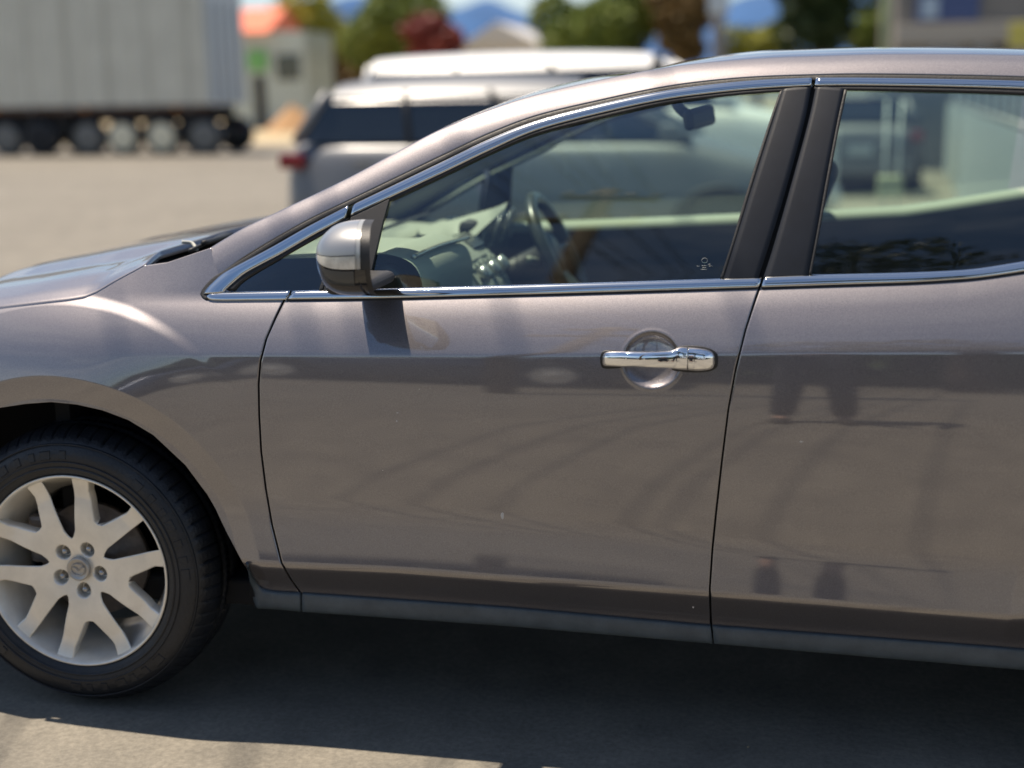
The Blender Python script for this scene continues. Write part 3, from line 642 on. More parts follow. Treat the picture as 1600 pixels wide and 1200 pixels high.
# --- wheels
def wheel(cx, y0, sgn, detail=True):
    cz = .37; root = empty('wheel', (cx, y0, cz)); root.parent = CAR; root.matrix_parent_inverse = PINV['parked_car']
    PINV[root.name] = Matrix.Translation(-Vector((cx, y0, cz)))
    Rr = .252
    prof = [(.236, .03), (.244, .012), (.2535, .004), (.262, -.004), (.285, -.012), (.305, -.013), (.322, -.009), (.338, .001), (.3475, .012), (.3535, .022), (.3605, .034), (.3665, .050), (.3685, .062), (.3690, .078), (.3605, .081), (.3605, .089), (.3700, .092), (.3705, .118), (.3605, .121), (.3605, .129), (.3705, .132), (.3690, .165), (.3655, .180), (.352, .205), (.335, .22), (.30, .228), (.25, .22), (.236, .20)]
    NS = 640
    def mod(R, Y, a):
        k = (a*64/(2*PI)) % 1; g = ((k > .0) & (k < .14))
        sh_ = (R > .349) & (Y < .072)
        k2 = ((a*64/(2*PI)+(Y-.09)*18) % 1) < .12; mid = (R > .3665) & (Y > .09) & (Y < .16)
        lug = (R > .338) & (R < .356) & (Y < .03) & (((a*64/(2*PI)+.5) % 1) < .5)
        return -.0085*(g & sh_) - .0045*(k2 & mid) + .0012*lug
    lathe('tyre', prof, cx, cz, M['tyre'], root, seg=NS, y0=y0, ymul=sgn, mod=mod if detail else None)
    # raised ring and lettering-like blocks on the sidewall
    lathe('tyre_bead', [(.272, -.0095), (.274, -.0125), (.277, -.0125), (.279, -.0105)], cx, cz, M['tyre'], root, seg=120, y0=y0, ymul=sgn)
    for r0_ in (.289, .3335):
        lathe('tyre_rib', [(r0_, -.0135 if r0_ < .3 else -.003), (r0_+.001, -.0160 if r0_ < .3 else -.0062), (r0_+.003, -.0160 if r0_ < .3 else -.0055), (r0_+.004, -.0135 if r0_ < .3 else .001)], cx, cz, M['tyre'], root, seg=160, y0=y0, ymul=sgn)
    if detail:   # raised blocks of the sidewall marking band
        for k in range(44):
            if k % 11 in (7, 8, 9, 10): continue
            a0 = k*2*PI/44*.98; wv = .05 if k % 3 else .085; V = []
            for rr_, yy_ in ((.300, -.0150), (.319, -.0123)):
                for aa in (a0, a0+wv): V.append((cx+rr_*math.cos(aa), y0+sgn*yy_, cz+rr_*math.sin(aa)))
            for rr_, yy_ in ((.298, -.0120), (.321, -.0090)):
                for aa in (a0-.004, a0+wv+.004): V.append((cx+rr_*math.cos(aa), y0+sgn*yy_, cz+rr_*math.sin(aa)))
            mesh('sidewall_block', V, [(0, 1, 3, 2), (0, 4, 5, 1), (2, 3, 7, 6), (0, 2, 6, 4), (1, 5, 7, 3)], M['tyre'], root, smooth=False)
    # rim barrel and outer lip
    lathe('rim', [(.245, .018), (.2530, .004), (.2545, .000), (.2535, -.003), (.250, -.0035), (.247, .000), (.243, .008), (.234, .03), (.222, .06), (.205, .10), (.200, .19), (.21, .2)], cx, cz, M['rim'], root, seg=160, y0=y0, ymul=sgn)
    # ten spokes in five pairs + hub, one structured sheet per pair half, joined
    NR, NT = 110, 26
    rows = np.r_[np.linspace(.018, .2475, NR)]
    def ths(r): return np.where(r < .141, 0, 15.0*np.clip((r-.136)/.078, 0, 1)**.55)
    def thb(r):
        b = 26.0+ 1.8*(1-np.clip((r-.086)/.105, 0, 1))**1.3
        e = 36-(36-b)*np.clip((r-.083)/.022, 0, 1)**.45
        return np.where(r < .083, 36, e)
    Vt = []; Fc = []
    def height(r, a_edge):   # y of the face (positive = inwards)
        h = .028 + .012*np.sin(PI*np.clip((r-.03)/.22, 0, 1))*-1
        h = np.where(r > .19, h - .020*np.clip((r-.19)/.055, 0, 1)**1.5, h)
        return h
    nuts = [(62+72*k) for k in range(5)]
    phase = 62.0
    for k in range(5):
        for side in (1, -1):
            base = len(Vt)
            ncol = NT+6
            for r in rows:
                a0, a1 = float(ths(r)), float(thb(r))
                w = (a1-a0)*PI/180*r
                e = .004/max(w, .012)
                ss = list(np.r_[0, 0, e*.45, np.linspace(e, 1-e, NT), 1-e*.45, 1, 1])
                solid0 = a0 <= 1e-6; solid1 = a1 >= 35.999
                for j, s in enumerate(ss):
                    a = a0+(a1-a0)*s
                    y = float(height(r, 0))
                    if not solid0:
                        if j == 0: y += .030
                        elif j == 1: y += .0035
                        elif j == 2: y += .0008
                    if not solid1:
                        if j == ncol-2: y += .0008
                        elif j == ncol-1: y += .0035
                        elif j == ncol-0: y += .030
                    # pockets around the nuts (pair centre, radius .056)
                    dn = math.hypot(r*math.cos(a*PI/180)-.0585, r*math.sin(a*PI/180))
                    if dn < .0205: y += .024*(1-float(sstep(.0150, .0205, dn)))
                    ang = (phase+72*k+side*a)*PI/180
                    Vt.append((cx+r*math.cos(ang), y0+sgn*y, cz+r*math.sin(ang)))
                nc = len(ss)
            for i in range(len(rows)-1):
                for j in range(nc-1):
                    q = (base+i*nc+j, base+i*nc+j+1, base+(i+1)*nc+j+1, base+(i+1)*nc+j)
                    Fc.append(q if side > 0 else q[::-1])
    sp = mesh('spokes', Vt, Fc, M['rim'], root)
    b_ = bmesh.new(); b_.from_mesh(sp.data); bmesh.ops.remove_doubles(b_, verts=b_.verts[:], dist=.00012); bmesh.ops.recalc_face_normals(b_, faces=b_.faces[:]); b_.to_mesh(sp.data); b_.free()
    sp.data.polygons.foreach_set('use_smooth', [True]*len(sp.data.polygons))
    for k in range(5):
        ang = (phase+72*k)*PI/180; nx, nz_ = cx+.0585*math.cos(ang), cz+.0585*math.sin(ang)
        pr = [(0, .026), (.0055, .0265), (.0078, .030), (.0084, .040), (.0120, .044), (.0125, .056)]
        lathe('lug_nut', pr, nx, nz_, M['nut'], root, seg=12, y0=y0, ymul=sgn)
    lathe('centre_cap', [(0, .0195), (.021, .0185), (.0250, .0165), (.028, .0150), (.0305, .0165), (.0315, .026), (.0315, .035)], cx, cz, M['cap'], root, seg=48, y0=y0, ymul=sgn)
    # emblem: an oval ring with a spread-wing stroke
    a = np.linspace(0, 2*PI, 49)
    ring = [(cx+.0185*math.cos(t), y0+sgn*.0165, cz+.0150*math.sin(t)) for t in a]
    tube('emblem', ring, .0011, M['nut'], root, seg=6, sm=False)
    wing = [(cx-.0135, y0+sgn*.0166, cz+.0055), (cx-.006, y0+sgn*.0166, cz+.0035), (cx, y0+sgn*.0164, cz-.0035), (cx+.006, y0+sgn*.0166, cz+.0035), (cx+.0135, y0+sgn*.0166, cz+.0055)]
    tube('emblem', wing, .0011, M['nut'], root, seg=6)
    lathe('brake_disc', [(.0, .085), (.075, .085), (.078, .10), (.150, .10), (.152, .118), (.0, .12)], cx, cz, M['disc'], root, seg=64, y0=y0, ymul=sgn)
    # caliper
    box('brake_caliper', cx-.165, cx-.085, min(y0+sgn*.07, y0+sgn*.15), max(y0+sgn*.07, y0+sgn*.15), cz-.01, cz+.12, M['disc'], root, bev=.012)
    # balance-weight tape inside the barrel
    return root
wheel(0, .028, 1); wheel(0, WID-.028, -1, False); wheel(2.75, .03, 1); wheel(2.75, WID-.03, -1, False)

# --- interior
def xb(px, py, Y): return P3(px, py, Y)
def quadsheet(name, A, B, Y0, Y1, m, n=30, bow=None):
    """sheet between px curve A at depth Y0 and px curve B at depth Y1"""
    a = resamp(A, n, True); b = resamp(B, n, True)
    ax, az = UY(a[:, 0], a[:, 1], Y0); bx, bz = UY(b[:, 0], b[:, 1], Y1)
    v = np.linspace(0, 1, 12)[:, None]
    X = ax*(1-v)+bx*v; Z = az*(1-v)+bz*v; Y = Y0+(Y1-Y0)*v+0*X
    if bow: Z = Z+bow*np.sin(PI*v)
    return gridmesh(name, X, Y, Z, m, CAR)
# dashboard: section in XZ swept across the car; passenger half and the raised driver hood
dA = P3(560, 400, .30); dB = P3(640, 386, .34); dC = P3(700, 398, .5); dD = P3(735, 445, .5)
def dash():
    ys = np.linspace(.16, WID-.16, 60)
    base = [(dA.x-.35, dA.z+.0), (dA.x-.05, dA.z+.012), (dA.x+.06, dA.z+.010), (dB.x-.02, dB.z+.004), (dB.x+.045, dB.z-.012), (dB.x+.075, dB.z-.05), (dB.x+.08, dB.z-.12), (dB.x+.055, dB.z-.26), (dB.x+.0, dB.z-.42)]
    sec = resamp(base, 60, True)
    X = np.array([sec[:, 0] - .27*float(sstep(.70, .78, y)) + .06*float(sstep(1.2, 1.3, y)) for y in ys]); Z = np.array([sec[:, 1]-.05*float(sstep(.62, .85, y)) for y in ys]); Y = np.repeat(ys[:, None], 60, 1)
    gridmesh('dashboard', X, Y, Z, M['intm'], CAR)
    # bright rim line along the top pad edge
    tube('dash_trim', [(dB.x+.048, .20, dB.z-.008), (dB.x+.05, .45, dB.z-.008), (dB.x+.065, .70, dB.z-.014)], .006, M['silver'], CAR)
    # top pad, pale in the sun
    box('demister_slot', dA.x-.12, dA.x-.10, .5, 1.4, dA.z+.008, dA.z+.014, M['intd'], CAR, bev=.002)
dash()
# rounded side pod with air vent near the door
v0 = P3(600, 436, .20)
lathe('air_vent', [(.0, .0), (.035, .002), (.045, .0), (.05, .01), (.05, .05)], v0.x+.01, v0.z-.01, M['intd'], CAR, seg=32, y0=.155)
# glovebox bulge
gb = P3(640, 420, .42)
def pod():
    a = np.linspace(0, PI, 24); ys = np.linspace(.20, .72, 30); X = []; Y = []; Z = []
    for y in ys:
        s = (1-abs((y-.46)/.27)**4)**.25
        X.append(gb.x-.10+.155*s*np.sin(a)**.7); Z.append(gb.z-.07+.115*s*np.cos(a)); Y.append(np.full(24, y))
    gridmesh('airbag_panel', np.array(X), np.array(Y), np.array(Z), M['intm'], CAR)
pod()
# centre stack: sloping console face turned to the seats
def stack():
    Yn, Yf = .72, 1.12
    tl = P3(676, 385, Yn); tr = P3(712, 374, Yf); bl = P3(745, 470, Yn); 
    tl2 = Vector((tl.x, Yn, tl.z)); bl2 = Vector((bl.x, Yn, bl.z-.0))
    d = bl2-tl2; nrm = Vector((-d.z, 0, d.x)).normalized(); nrm = nrm if nrm.x > 0 else -nrm
    up = Vector((.0, 0, .0))
    V = []; F = []; n = 12
    for i in range(n+1):
        t = i/n; c = tl2+d*t*1.5 + nrm*.02*math.sin(PI*min(t*1.2, 1))
        V += [(c.x, Yn, c.z), (c.x+.012*1, (Yn+Yf)/2, c.z+.008), (c.x, Yf, c.z), (c.x-.22, Yf, c.z-.05), (c.x-.22, Yn, c.z-.05)]
    for i in range(n):
        for k in range(5): F.append((5*i+k, 5*i+(k+1) % 5, 5*(i+1)+(k+1) % 5, 5*(i+1)+k))
    cs = mesh('centre_stack', V, F, M['intm'], CAR)
    def on(t, y, o=.0): c = tl2+d*t+nrm*(.02*math.sin(PI*min(t/1.5*1.2, 1))+o); return Vector((c.x, y, c.z))
    def blk(name, t0, t1, ya, yb, o0, o1, m):
        V = [on(t0, ya, o0), on(t0, yb, o0), on(t1, yb, o0), on(t1, ya, o0), on(t0, ya, o1), on(t0, yb, o1), on(t1, yb, o1), on(t1, ya, o1)]
        mesh(name, V, [(0, 1, 2, 3), (4, 7, 6, 5), (0, 4, 5, 1), (1, 5, 6, 2), (2, 6, 7, 3), (3, 7, 4, 0)], m, cs, smooth=False)
    # two vents with fins, screen, radio, buttons, knobs
    for ya, yb in ((.745, .90), (.94, 1.095)):
        blk('vent_surround', .04, .36, ya, yb, 0, .012, M['intd'])
        for q in range(5): blk('vent_fin', .07+.055*q, .09+.055*q, ya+.008, yb-.008, .012, .018, M['silver'])
    blk('radio_panel', .42, .62, .75, 1.09, 0, .012, M['intl'])
    blk('cd_slot', .49, .51, .82, 1.02, .012, .014, M['intd'])
    for q in range(6): blk('radio_button', .55, .60, .765+.052*q, .80+.052*q, .012, .018, M['intm'])
    blk('climate_panel', .66, .86, .75, 1.09, 0, .012, M['intm'])
    for q in range(3):
        c = on(.76, .80+.12*q, .02)
        tube('climate_knob', [c, c+nrm*.022], .024, M['silver'], cs, seg=20, sm=False)
    for q in range(5): blk('switch', .92, .98, .76+.066*q, .80+.066*q, 0, .012, M['intl'])
    tube('stack_edge', [on(-.02, Yn, .004), on(.25, Yn-.004, .006), on(.6, Yn-.004, .006), on(1.1, Yn-.004, .004)], .006, M['silver'], cs)
stack()
# instrument hood (driver on the far side)
def hood_():
    A = [(652,357),(690,348),(740,334),(797,318)]; B = [(655,366),(690,372),(722,383),(760,352),(790,325)]
    a = resamp(A, 40, True); b = resamp(B, 40, True)
    ax, az = UY(a[:, 0], a[:, 1], 1.25+0*a[:, 0]); bx, bz = UY(b[:, 0], b[:, 1], 1.08+0*b[:, 0])
    v = np.linspace(0, 1, 14)[:, None]
    X = ax*(1-v)+bx*v; Z = az*(1-v)+bz*v+.012*np.sin(PI*v); Y = 1.25*(1-v)+1.08*v+0*X
    gridmesh('instrument_hood', X, Y, Z, M['intl'], CAR)
    c = P3(775, 366, 1.22)
    def ell(cx_, cz_, rx, rz, y): return [(cx_+rx*math.cos(t), y+.0*t, cz_+rz*math.sin(t)) for t in np.linspace(0, 2*PI, 33)]
    V = []; 
    box('instrument_panel', c.x-.10, c.x-.03, 1.12, 1.60, c.z-.12, c.z+.05, M['intd'], CAR, bev=.02)
    for k, yy in enumerate((1.19, 1.36, 1.52)):
        ring = [(c.x-.025+.02*math.sin(t), yy+.07*math.cos(t), c.z-.02+.075*math.sin(t)) for t in np.linspace(0, 2*PI, 33)]
        tube('gauge_ring', ring, .0025, M['silver'], CAR, seg=6, sm=False)
hood_()
# steering wheel (driver sits on the far side), rim in a plane tilted towards the seat
def steering():
    c = P3(872, 392, 1.36); R = .185
    ax = Vector((.90, 0, .43)).normalized()       # column axis
    e1 = Vector((0, 1, 0)); e2 = ax.cross(e1).normalized()
    if e2.z < 0: e2 = -e2
    root = empty('steering_wheel', c); root.parent = CAR; root.matrix_parent_inverse = PINV['parked_car']; PINV[root.name] = Matrix.Translation(-c)
    t = np.linspace(0, 2*PI, 73); a = np.linspace(0, 2*PI, 14, endpoint=False)
    X = []; Y = []; Z = []
    for tt in t[:-1]:
        rd = e1*math.cos(tt)+e2*math.sin(tt)
        ring = [c+rd*(R+.021*math.cos(q))+ax*.021*math.sin(q) for q in a]
        X.append([p.x for p in ring]); Y.append([p.y for p in ring]); Z.append([p.z for p in ring])
    gridmesh('steering_rim', np.array(X), np.array(Y), np.array(Z), M['wheelrim'], root, closeu=True, closev=True)
    for ang in (0, 180, 250, 290):
        q = math.radians(ang); rd = e1*math.cos(q)+e2*math.sin(q)
        tube('steering_spoke', [c+rd*R*.98, c+rd*.09-ax*.02, c+rd*.03-ax*.025], .016, M['wheelrim'] if ang in (0, 180) else M['silver'], root, seg=8)
    hub = c-ax*.02
    X = []; Y = []; Z = []
    for k in range(9):
        f = k/8; rr = .085*math.cos(f*PI/2)**.5; h = .035*math.sin(f*PI/2)
        ring = [hub+(e1*math.cos(q)*1.1+e2*math.sin(q)*.95)*rr+ax*(h-.01) for q in np.linspace(0, 2*PI, 24, endpoint=False)]
        X.append([p.x for p in ring]); Y.append([p.y for p in ring]); Z.append([p.z for p in ring])
    gridmesh('airbag_cover', np.array(X), np.array(Y), np.array(Z), M['intd'], root, closeu=True)
    tube('steering_column', [hub-ax*.02, hub-ax*.30], .045, M['intd'], root, seg=16, sm=False)
    for sy in (-1, 1):
        tube('column_stalk', [hub-ax*.05+e1*.04*sy, hub-ax*.04+e1*.17*sy+e2*.02], .012, M['intl'], root, seg=10, sm=False)
steering()
# interior mirror with stalk
mr_ = P3(1093, 184, .93)
def rvm():
    o = box('interior_mirror', -.015, .015, -.11, .11, -.028, .028, M['intd'], None, bev=.014, seg=3)
    o.rotation_euler = (math.radians(3), math.radians(-8), math.radians(-14)); o.location = mr_
    o.parent = CAR; o.matrix_parent_inverse = PINV['parked_car']
    tube('mirror_stalk', [mr_+Vector((-.02, 0, .0)), mr_+Vector((-.06, 0, .03)), mr_+Vector((-.08, 0, .07))], .014, M['intd'], CAR)
rvm()
# inner door trims: near side below the belt, far side ledge
def door_trims():
    for y0, y1, nm in ((.09, .17, 'door_trim'), (WID-.09, WID-.21, 'door_trim')):
        for pa, pb in (([.62, 1.62], 0), ([1.76, 2.55], 1)):
            xs = np.linspace(pa[0], pa[1], 30); zt = z_be(xs)+(.012 if y0 > .9 else -.02)
            if pb: zt = zt + .0
            X = np.array([xs]*7); s = 1 if y1 > y0 else -1
            Y = np.array([np.full(30, y0+s*k) for k in (0, .03, .06, .085, .098, .103, .104)])
            Z = np.array([zt+q for q in (-.004, .006, .008, .004, -.006, -.016, -.026)])
            gridmesh(nm, X, Y, Z, M['intl'], CAR)
            X = np.array([xs]*2); Y = np.array([np.full(30, y0+s*.106)]*2); Z = np.array([zt-.022, zt-.6])
            gridmesh('door_card', X, Y, Z, M['intd'], CAR)
        xm = 2.45
door_trims()
# seats
def seat(y, x0, name='front_seat'):
    r = empty(name, (x0, y, .35)); r.parent = CAR; r.matrix_parent_inverse = PINV['parked_car']; PINV[r.name] = Matrix.Translation(-Vector((x0, y, .35)))
    def slab(nm, pts, hw, th):
        P = resamp(pts, 24, True); T = np.gradient(P, axis=0); T /= np.linalg.norm(T, axis=1)[:, None]; Nn = np.stack([-T[:, 1], T[:, 0]], 1)
        a = np.linspace(0, 2*PI, 24, endpoint=False); X = []; Y = []; Z = []
        for i, (p, n_) in enumerate(zip(P, Nn)):
            f = (1-abs(2*i/23-1)**5)**.5 if True else 1; f = max(f, .05)
            cs, sn = np.sign(np.cos(a))*abs(np.cos(a))**.5, np.sign(np.sin(a))*abs(np.sin(a))**.6
            X.append(p[0]+n_[0]*th*sn*f); Z.append(p[1]+n_[1]*th*sn*f); Y.append(y+hw*cs*(.85+.15*f))
        gridmesh(nm, np.array(X), np.array(Y), np.array(Z), M['seat'], r, closeu=True)
    slab('seat_cushion', [(x0-.52, .52), (x0-.25, .50), (x0, .46)], .24, .07)
    slab('seat_backrest', [(x0-.03, .47), (x0+.05, .72), (x0+.14, .98), (x0+.22, 1.13)], .24, .06)
    slab('headrest', [(x0+.21, 1.17), (x0+.235, 1.24), (x0+.265, 1.33)], .13, .045)
xs_ = P3(1275, 240, .5).x
seat(.50, xs_-.30); seat(WID-.50, xs_-.22)
box('rear_seat', 2.55, 2.72, .22, WID-.22, .55, 1.10, M['seat'], CAR, bev=.05, seg=3)
for yy in (.5, WID-.5): box('headrest', 2.68, 2.78, yy-.13, yy+.13, 1.12, 1.28, M['seat'], CAR, bev=.04, seg=3)
box('rear_bulkhead', -.08, -.04, .14, WID-.14, .33, .90, M['liner'], CAR)

# --- repeat the side pieces on the far side
def mirror_copy(o, parent):
    me = o.data.copy()
    co = np.empty(len(me.vertices)*3, np.float32); me.vertices.foreach_get('co', co); co = co.reshape(-1, 3); co[:, 1] = WID-co[:, 1]
    me.vertices.foreach_set('co', co.ravel()); me.flip_normals(); me.update()
    c = bpy.data.objects.new(o.name.split('.')[0], me); COL.objects.link(c); c.parent = parent; c.matrix_parent_inverse = o.matrix_parent_inverse.copy()
    return c
for o in FAR: mirror_copy(o, CAR)

# ================================================================== THE STREET BEYOND
B = {}
B['asph'] = None
def bmat(n, c, r=.6, **k): B[n] = mat(n, c, r, **k); return B[n]
bmat('silver_car_paint', (.15, .16, .175), .5, metal=.3, coat=.25, coatr=.2); bmat('white_car_paint', (.84, .84, .81), .35, coat=1)
bmat('blue_car_paint', (.05, .07, .12), .3, metal=.4, coat=1); bmat('red_lens', (.22, .008, .012), .25, coat=1)
bmat('car_glass', (.012, .015, .018), .05, coat=1); bmat('dark_plastic', (.02, .02, .02), .6)
bmat('hub_cream', (.80, .74, .55), .45); bmat('hub_grey', (.16, .16, .15), .5); bmat('trailer_curtain', (.60, .585, .50), .7, var=.08, vscale=1.2)
bmat('trailer_white', (.55, .60, .62), .5); bmat('chassis', (.014, .015, .018), .8); bmat('rust_brown', (.09, .05, .03), .8)
bmat('bark', (.07, .05, .035), .95, var=.3, vscale=6, bump=.5, bscale=12)
bmat('steel_post', (.22, .22, .23), .55, metal=.3)

def bg_car(name, label, cat, px_front, px_rear, Yn, face, paint, height=1.5, group=None, glassy='car_glass', van=False, width=1.75, at=None, length=None, rot=0.0):
    """face=+1: nose towards +X. Built with its own parts; the near flank lies at depth Yn."""
    if at is None:
        x0 = float(UY(px_rear, 250, Yn)[0]); x1 = float(UY(px_front, 250, Yn)[0]); Lh = abs(x1-x0); xc = (x0+x1)/2; yc = Yn+width/2
    else: xc, yc = at; Lh = length
    r = empty(name, (xc, yc, 0), label, cat, group); r.rotation_euler.z = (0 if face > 0 else PI)+rot
    PINV[r.name] = Matrix.Identity(4)
    h = Lh/2; hw = width/2
    belt = height*.68; bon = height*(.66 if van else .60)
    # lower body loft
    xs = np.r_[np.linspace(-h, h, 60)]
    zt = np.interp(xs, [-h, -h+.06, -h+.25, h-1.15, h-.25, h-.05, h], [belt-.12, belt-.02, belt, belt+.0, bon-.12, bon-.25, bon-.36])
    w = hw*np.interp(xs, [-h, -h+.1, -h+.5, h-.7, h-.2, h], [.80, .93, 1, 1, .92, .76])
    zb = np.full_like(xs, .24)
    wx = (-h+.85, h-.85)
    nz_ = 18; X = []; Y = []; Z = []
    for x, t, ww, b in zip(xs, zt, w, zb):
        ring = [(-ww*.90, b)]
        for k in range(1, 9): q = k/9; ring.append((-ww*(1-.30*max(0, .5-q)**1.5-.16*max(0, q-.55)), b+(t-.10-b)*q))
        ring += [(-ww*.915, t-.10), (-ww*.88, t-.04), (-ww*.80, t), (-ww*.5, t+.025), (0, t+.035)]
        ring += [(-a, c) for a, c in ring[::-1][1:]]
        X.append([x]*len(ring)); Y.append([a for a, c in ring]); Z.append([c for a, c in ring])
    X, Y, Z = map(np.array, (X, Y, Z))
    X = np.vstack([X[:1], X, X[-1:]]); Y = np.vstack([Y[:1]*0, Y, Y[-1:]*0]); Z = np.vstack([Z[:1]*0+.5, Z, Z[-1:]*0+.5])
    gridmesh('body', X, Y, Z, B[paint], r)
    # cabin
    xa, xb = (-h+.10, -h+.42) if not van else (-h+.06, -h+.18)
    xc_, xd = h-2.05, h-1.10
    rw = hw*.70; bw = hw*.84; zr = height-.05
    base = [(xa, -bw), (xd, -bw*.96), (xd, bw*.96), (xa, bw)]; top = [(xb, -rw), (xc_, -rw), (xc_, rw), (xb, rw)]
    def P_(u, side, v):   # point of a cabin flank
        x = (xa+(xd-xa)*u)*(1-v)+(xb+(xc_-xb)*u)*v; y = side*((bw*(1-v))+rw*v); return (x, y, belt+.01+(zr-belt)*v)
    n = 14; Xr = []; Yr = []; Zr = []
    for i in range(n+1):
        u = i/n; x = xb-.03+(xc_-xb+.06)*u; cr = .05*math.sin(PI*u)**.6
        rowy = np.linspace(-1, 1, 15); Xr.append([x]*15); Yr.append(rowy*(rw+.05)); Zr.append(zr-.15+(cr+.16)*(1-np.abs(rowy)**4))
    gridmesh('roof', np.array(Xr), np.array(Yr), np.array(Zr), B[paint], r)
    # pillars
    us = [0, .30, .62, 1.0]
    for side in (-1, 1):
        for u, rad in zip(us, (.045, .025, .025, .035)):
            tube('pillar', [P_(u, side, 0), P_(u, side, .5), P_(u, side, .84)], rad, B[paint] if u in (0, 1.0) else B['dark_plastic'], r, seg=8, sm=False)
        for a, b in zip(us[:-1], us[1:]):
            V = [P_(a, side*1.0, 0), P_(b, side*1.0, 0), P_(b, side, .76), P_(a, side, .76)]
            mesh('side_window', V, [(0, 1, 2, 3)], B[glassy] if glassy in B else M[glassy], r, smooth=False)
        # lamps, mirror, handles
        box('tail_light', -h-.02, -h+.20, side*w[3]-.16*(side > 0)-.02*(side < 0)+.02*(side > 0), side*w[3]+.16*(side < 0)+.03*(side > 0)-.03*(side < 0), belt-.20, belt-.08, B['red_lens'], r, bev=.02)
        yy = side*hw*.72; box('headlight', h-.22, h+.0, yy-.15, yy+.15, bon-.38, bon-.24, M['lens'], r, bev=.03)
        yy = side*(hw+.08); box('side_mirror', xd-.22, xd-.05, yy-.09, yy+.09, belt+.0, belt+.14, B[paint], r, bev=.03)
        for q in (.16, .46): 
            xx = xa+(xd-xa)*q; box('door_handle', xx, xx+.16, side*hw*.985-.02, side*hw*.985+.02, belt-.16, belt-.13, B[paint], r, bev=.008)
    mesh('windscreen', [P_(1, -1, 0), P_(1, 1, 0), P_(1, 1, .9), P_(1, -1, .9)], [(0, 1, 2, 3)], B[glassy] if glassy in B else M[glassy], r, smooth=False)
    mesh('rear_window', [P_(0, 1, .15), P_(0, -1, .15), P_(0, -1, .8), P_(0, 1, .8)], [(0, 1, 2, 3)], B[glassy] if glassy in B else M[glassy], r, smooth=False)
    tube('wiper', [(xd-.03, -.5, belt+.05), (xd-.06, .2, belt+.06)], .012, B['dark_plastic'], r, seg=6, sm=False)
    box('bumper', -h-.05, -h+.2, -hw*.85, hw*.85, .30, .52, B[paint], r, bev=.04); box('bumper', h-.2, h+.04, -hw*.82, hw*.82, .26, .48, B[paint], r, bev=.04)
    box('number_plate', -h-.062, -h-.052, -.18, .18, .60, .72, B['trailer_white'], r)
    box('underbody', -h+.2, h-.2, -hw*.8, hw*.8, .18, .30, B['dark_plastic'], r)
    for x in wx:
        for side in (-1, 1):
            wr = .33; y0 = side*(hw+.004)
            lathe('wheel_arch', [(0, 0), (.40, 0), (.43, -.004*1), (.44, .012)], x, .36, B['dark_plastic'], r, seg=40, y0=y0, ymul=-side)
            wh = lathe('wheel', [(.20, -.004), (.22, -.012), (.30, -.016), (.325, -.004), (.33, .03), (.33, .18)], x, wr, M['tyre'], r, seg=40, y0=y0, ymul=-side)
            lathe('rim', [(0, -.012), (.05, -.014), (.06, .0), (.15, -.006), (.19, -.012), (.21, -.008)], x, wr, M['rim'], wh, seg=30, y0=y0, ymul=-side, mod=None)
    return r
silver = bg_car('parked_car', 'silver hatchback with red tail light, just beyond the bronze car', 'car', 1300, 436, 8.0, 1, 'silver_car_paint', height=1.68)
white = bg_car('parked_van', 'white people mover standing behind the silver hatchback', 'van', 1310, 552, 12.2, 1, 'white_car_paint', height=1.98, van=True, width=1.85)
hx_, _ = UY(1345, 200, 17.0)
bg_car('parked_car', 'distant grey hatchback with red rear lamps, seen through the rear door window', 'car', 0, 0, 0, 1, 'silver_car_paint', at=(float(hx_), 19.2), length=4.2, height=1.45, rot=PI/2)

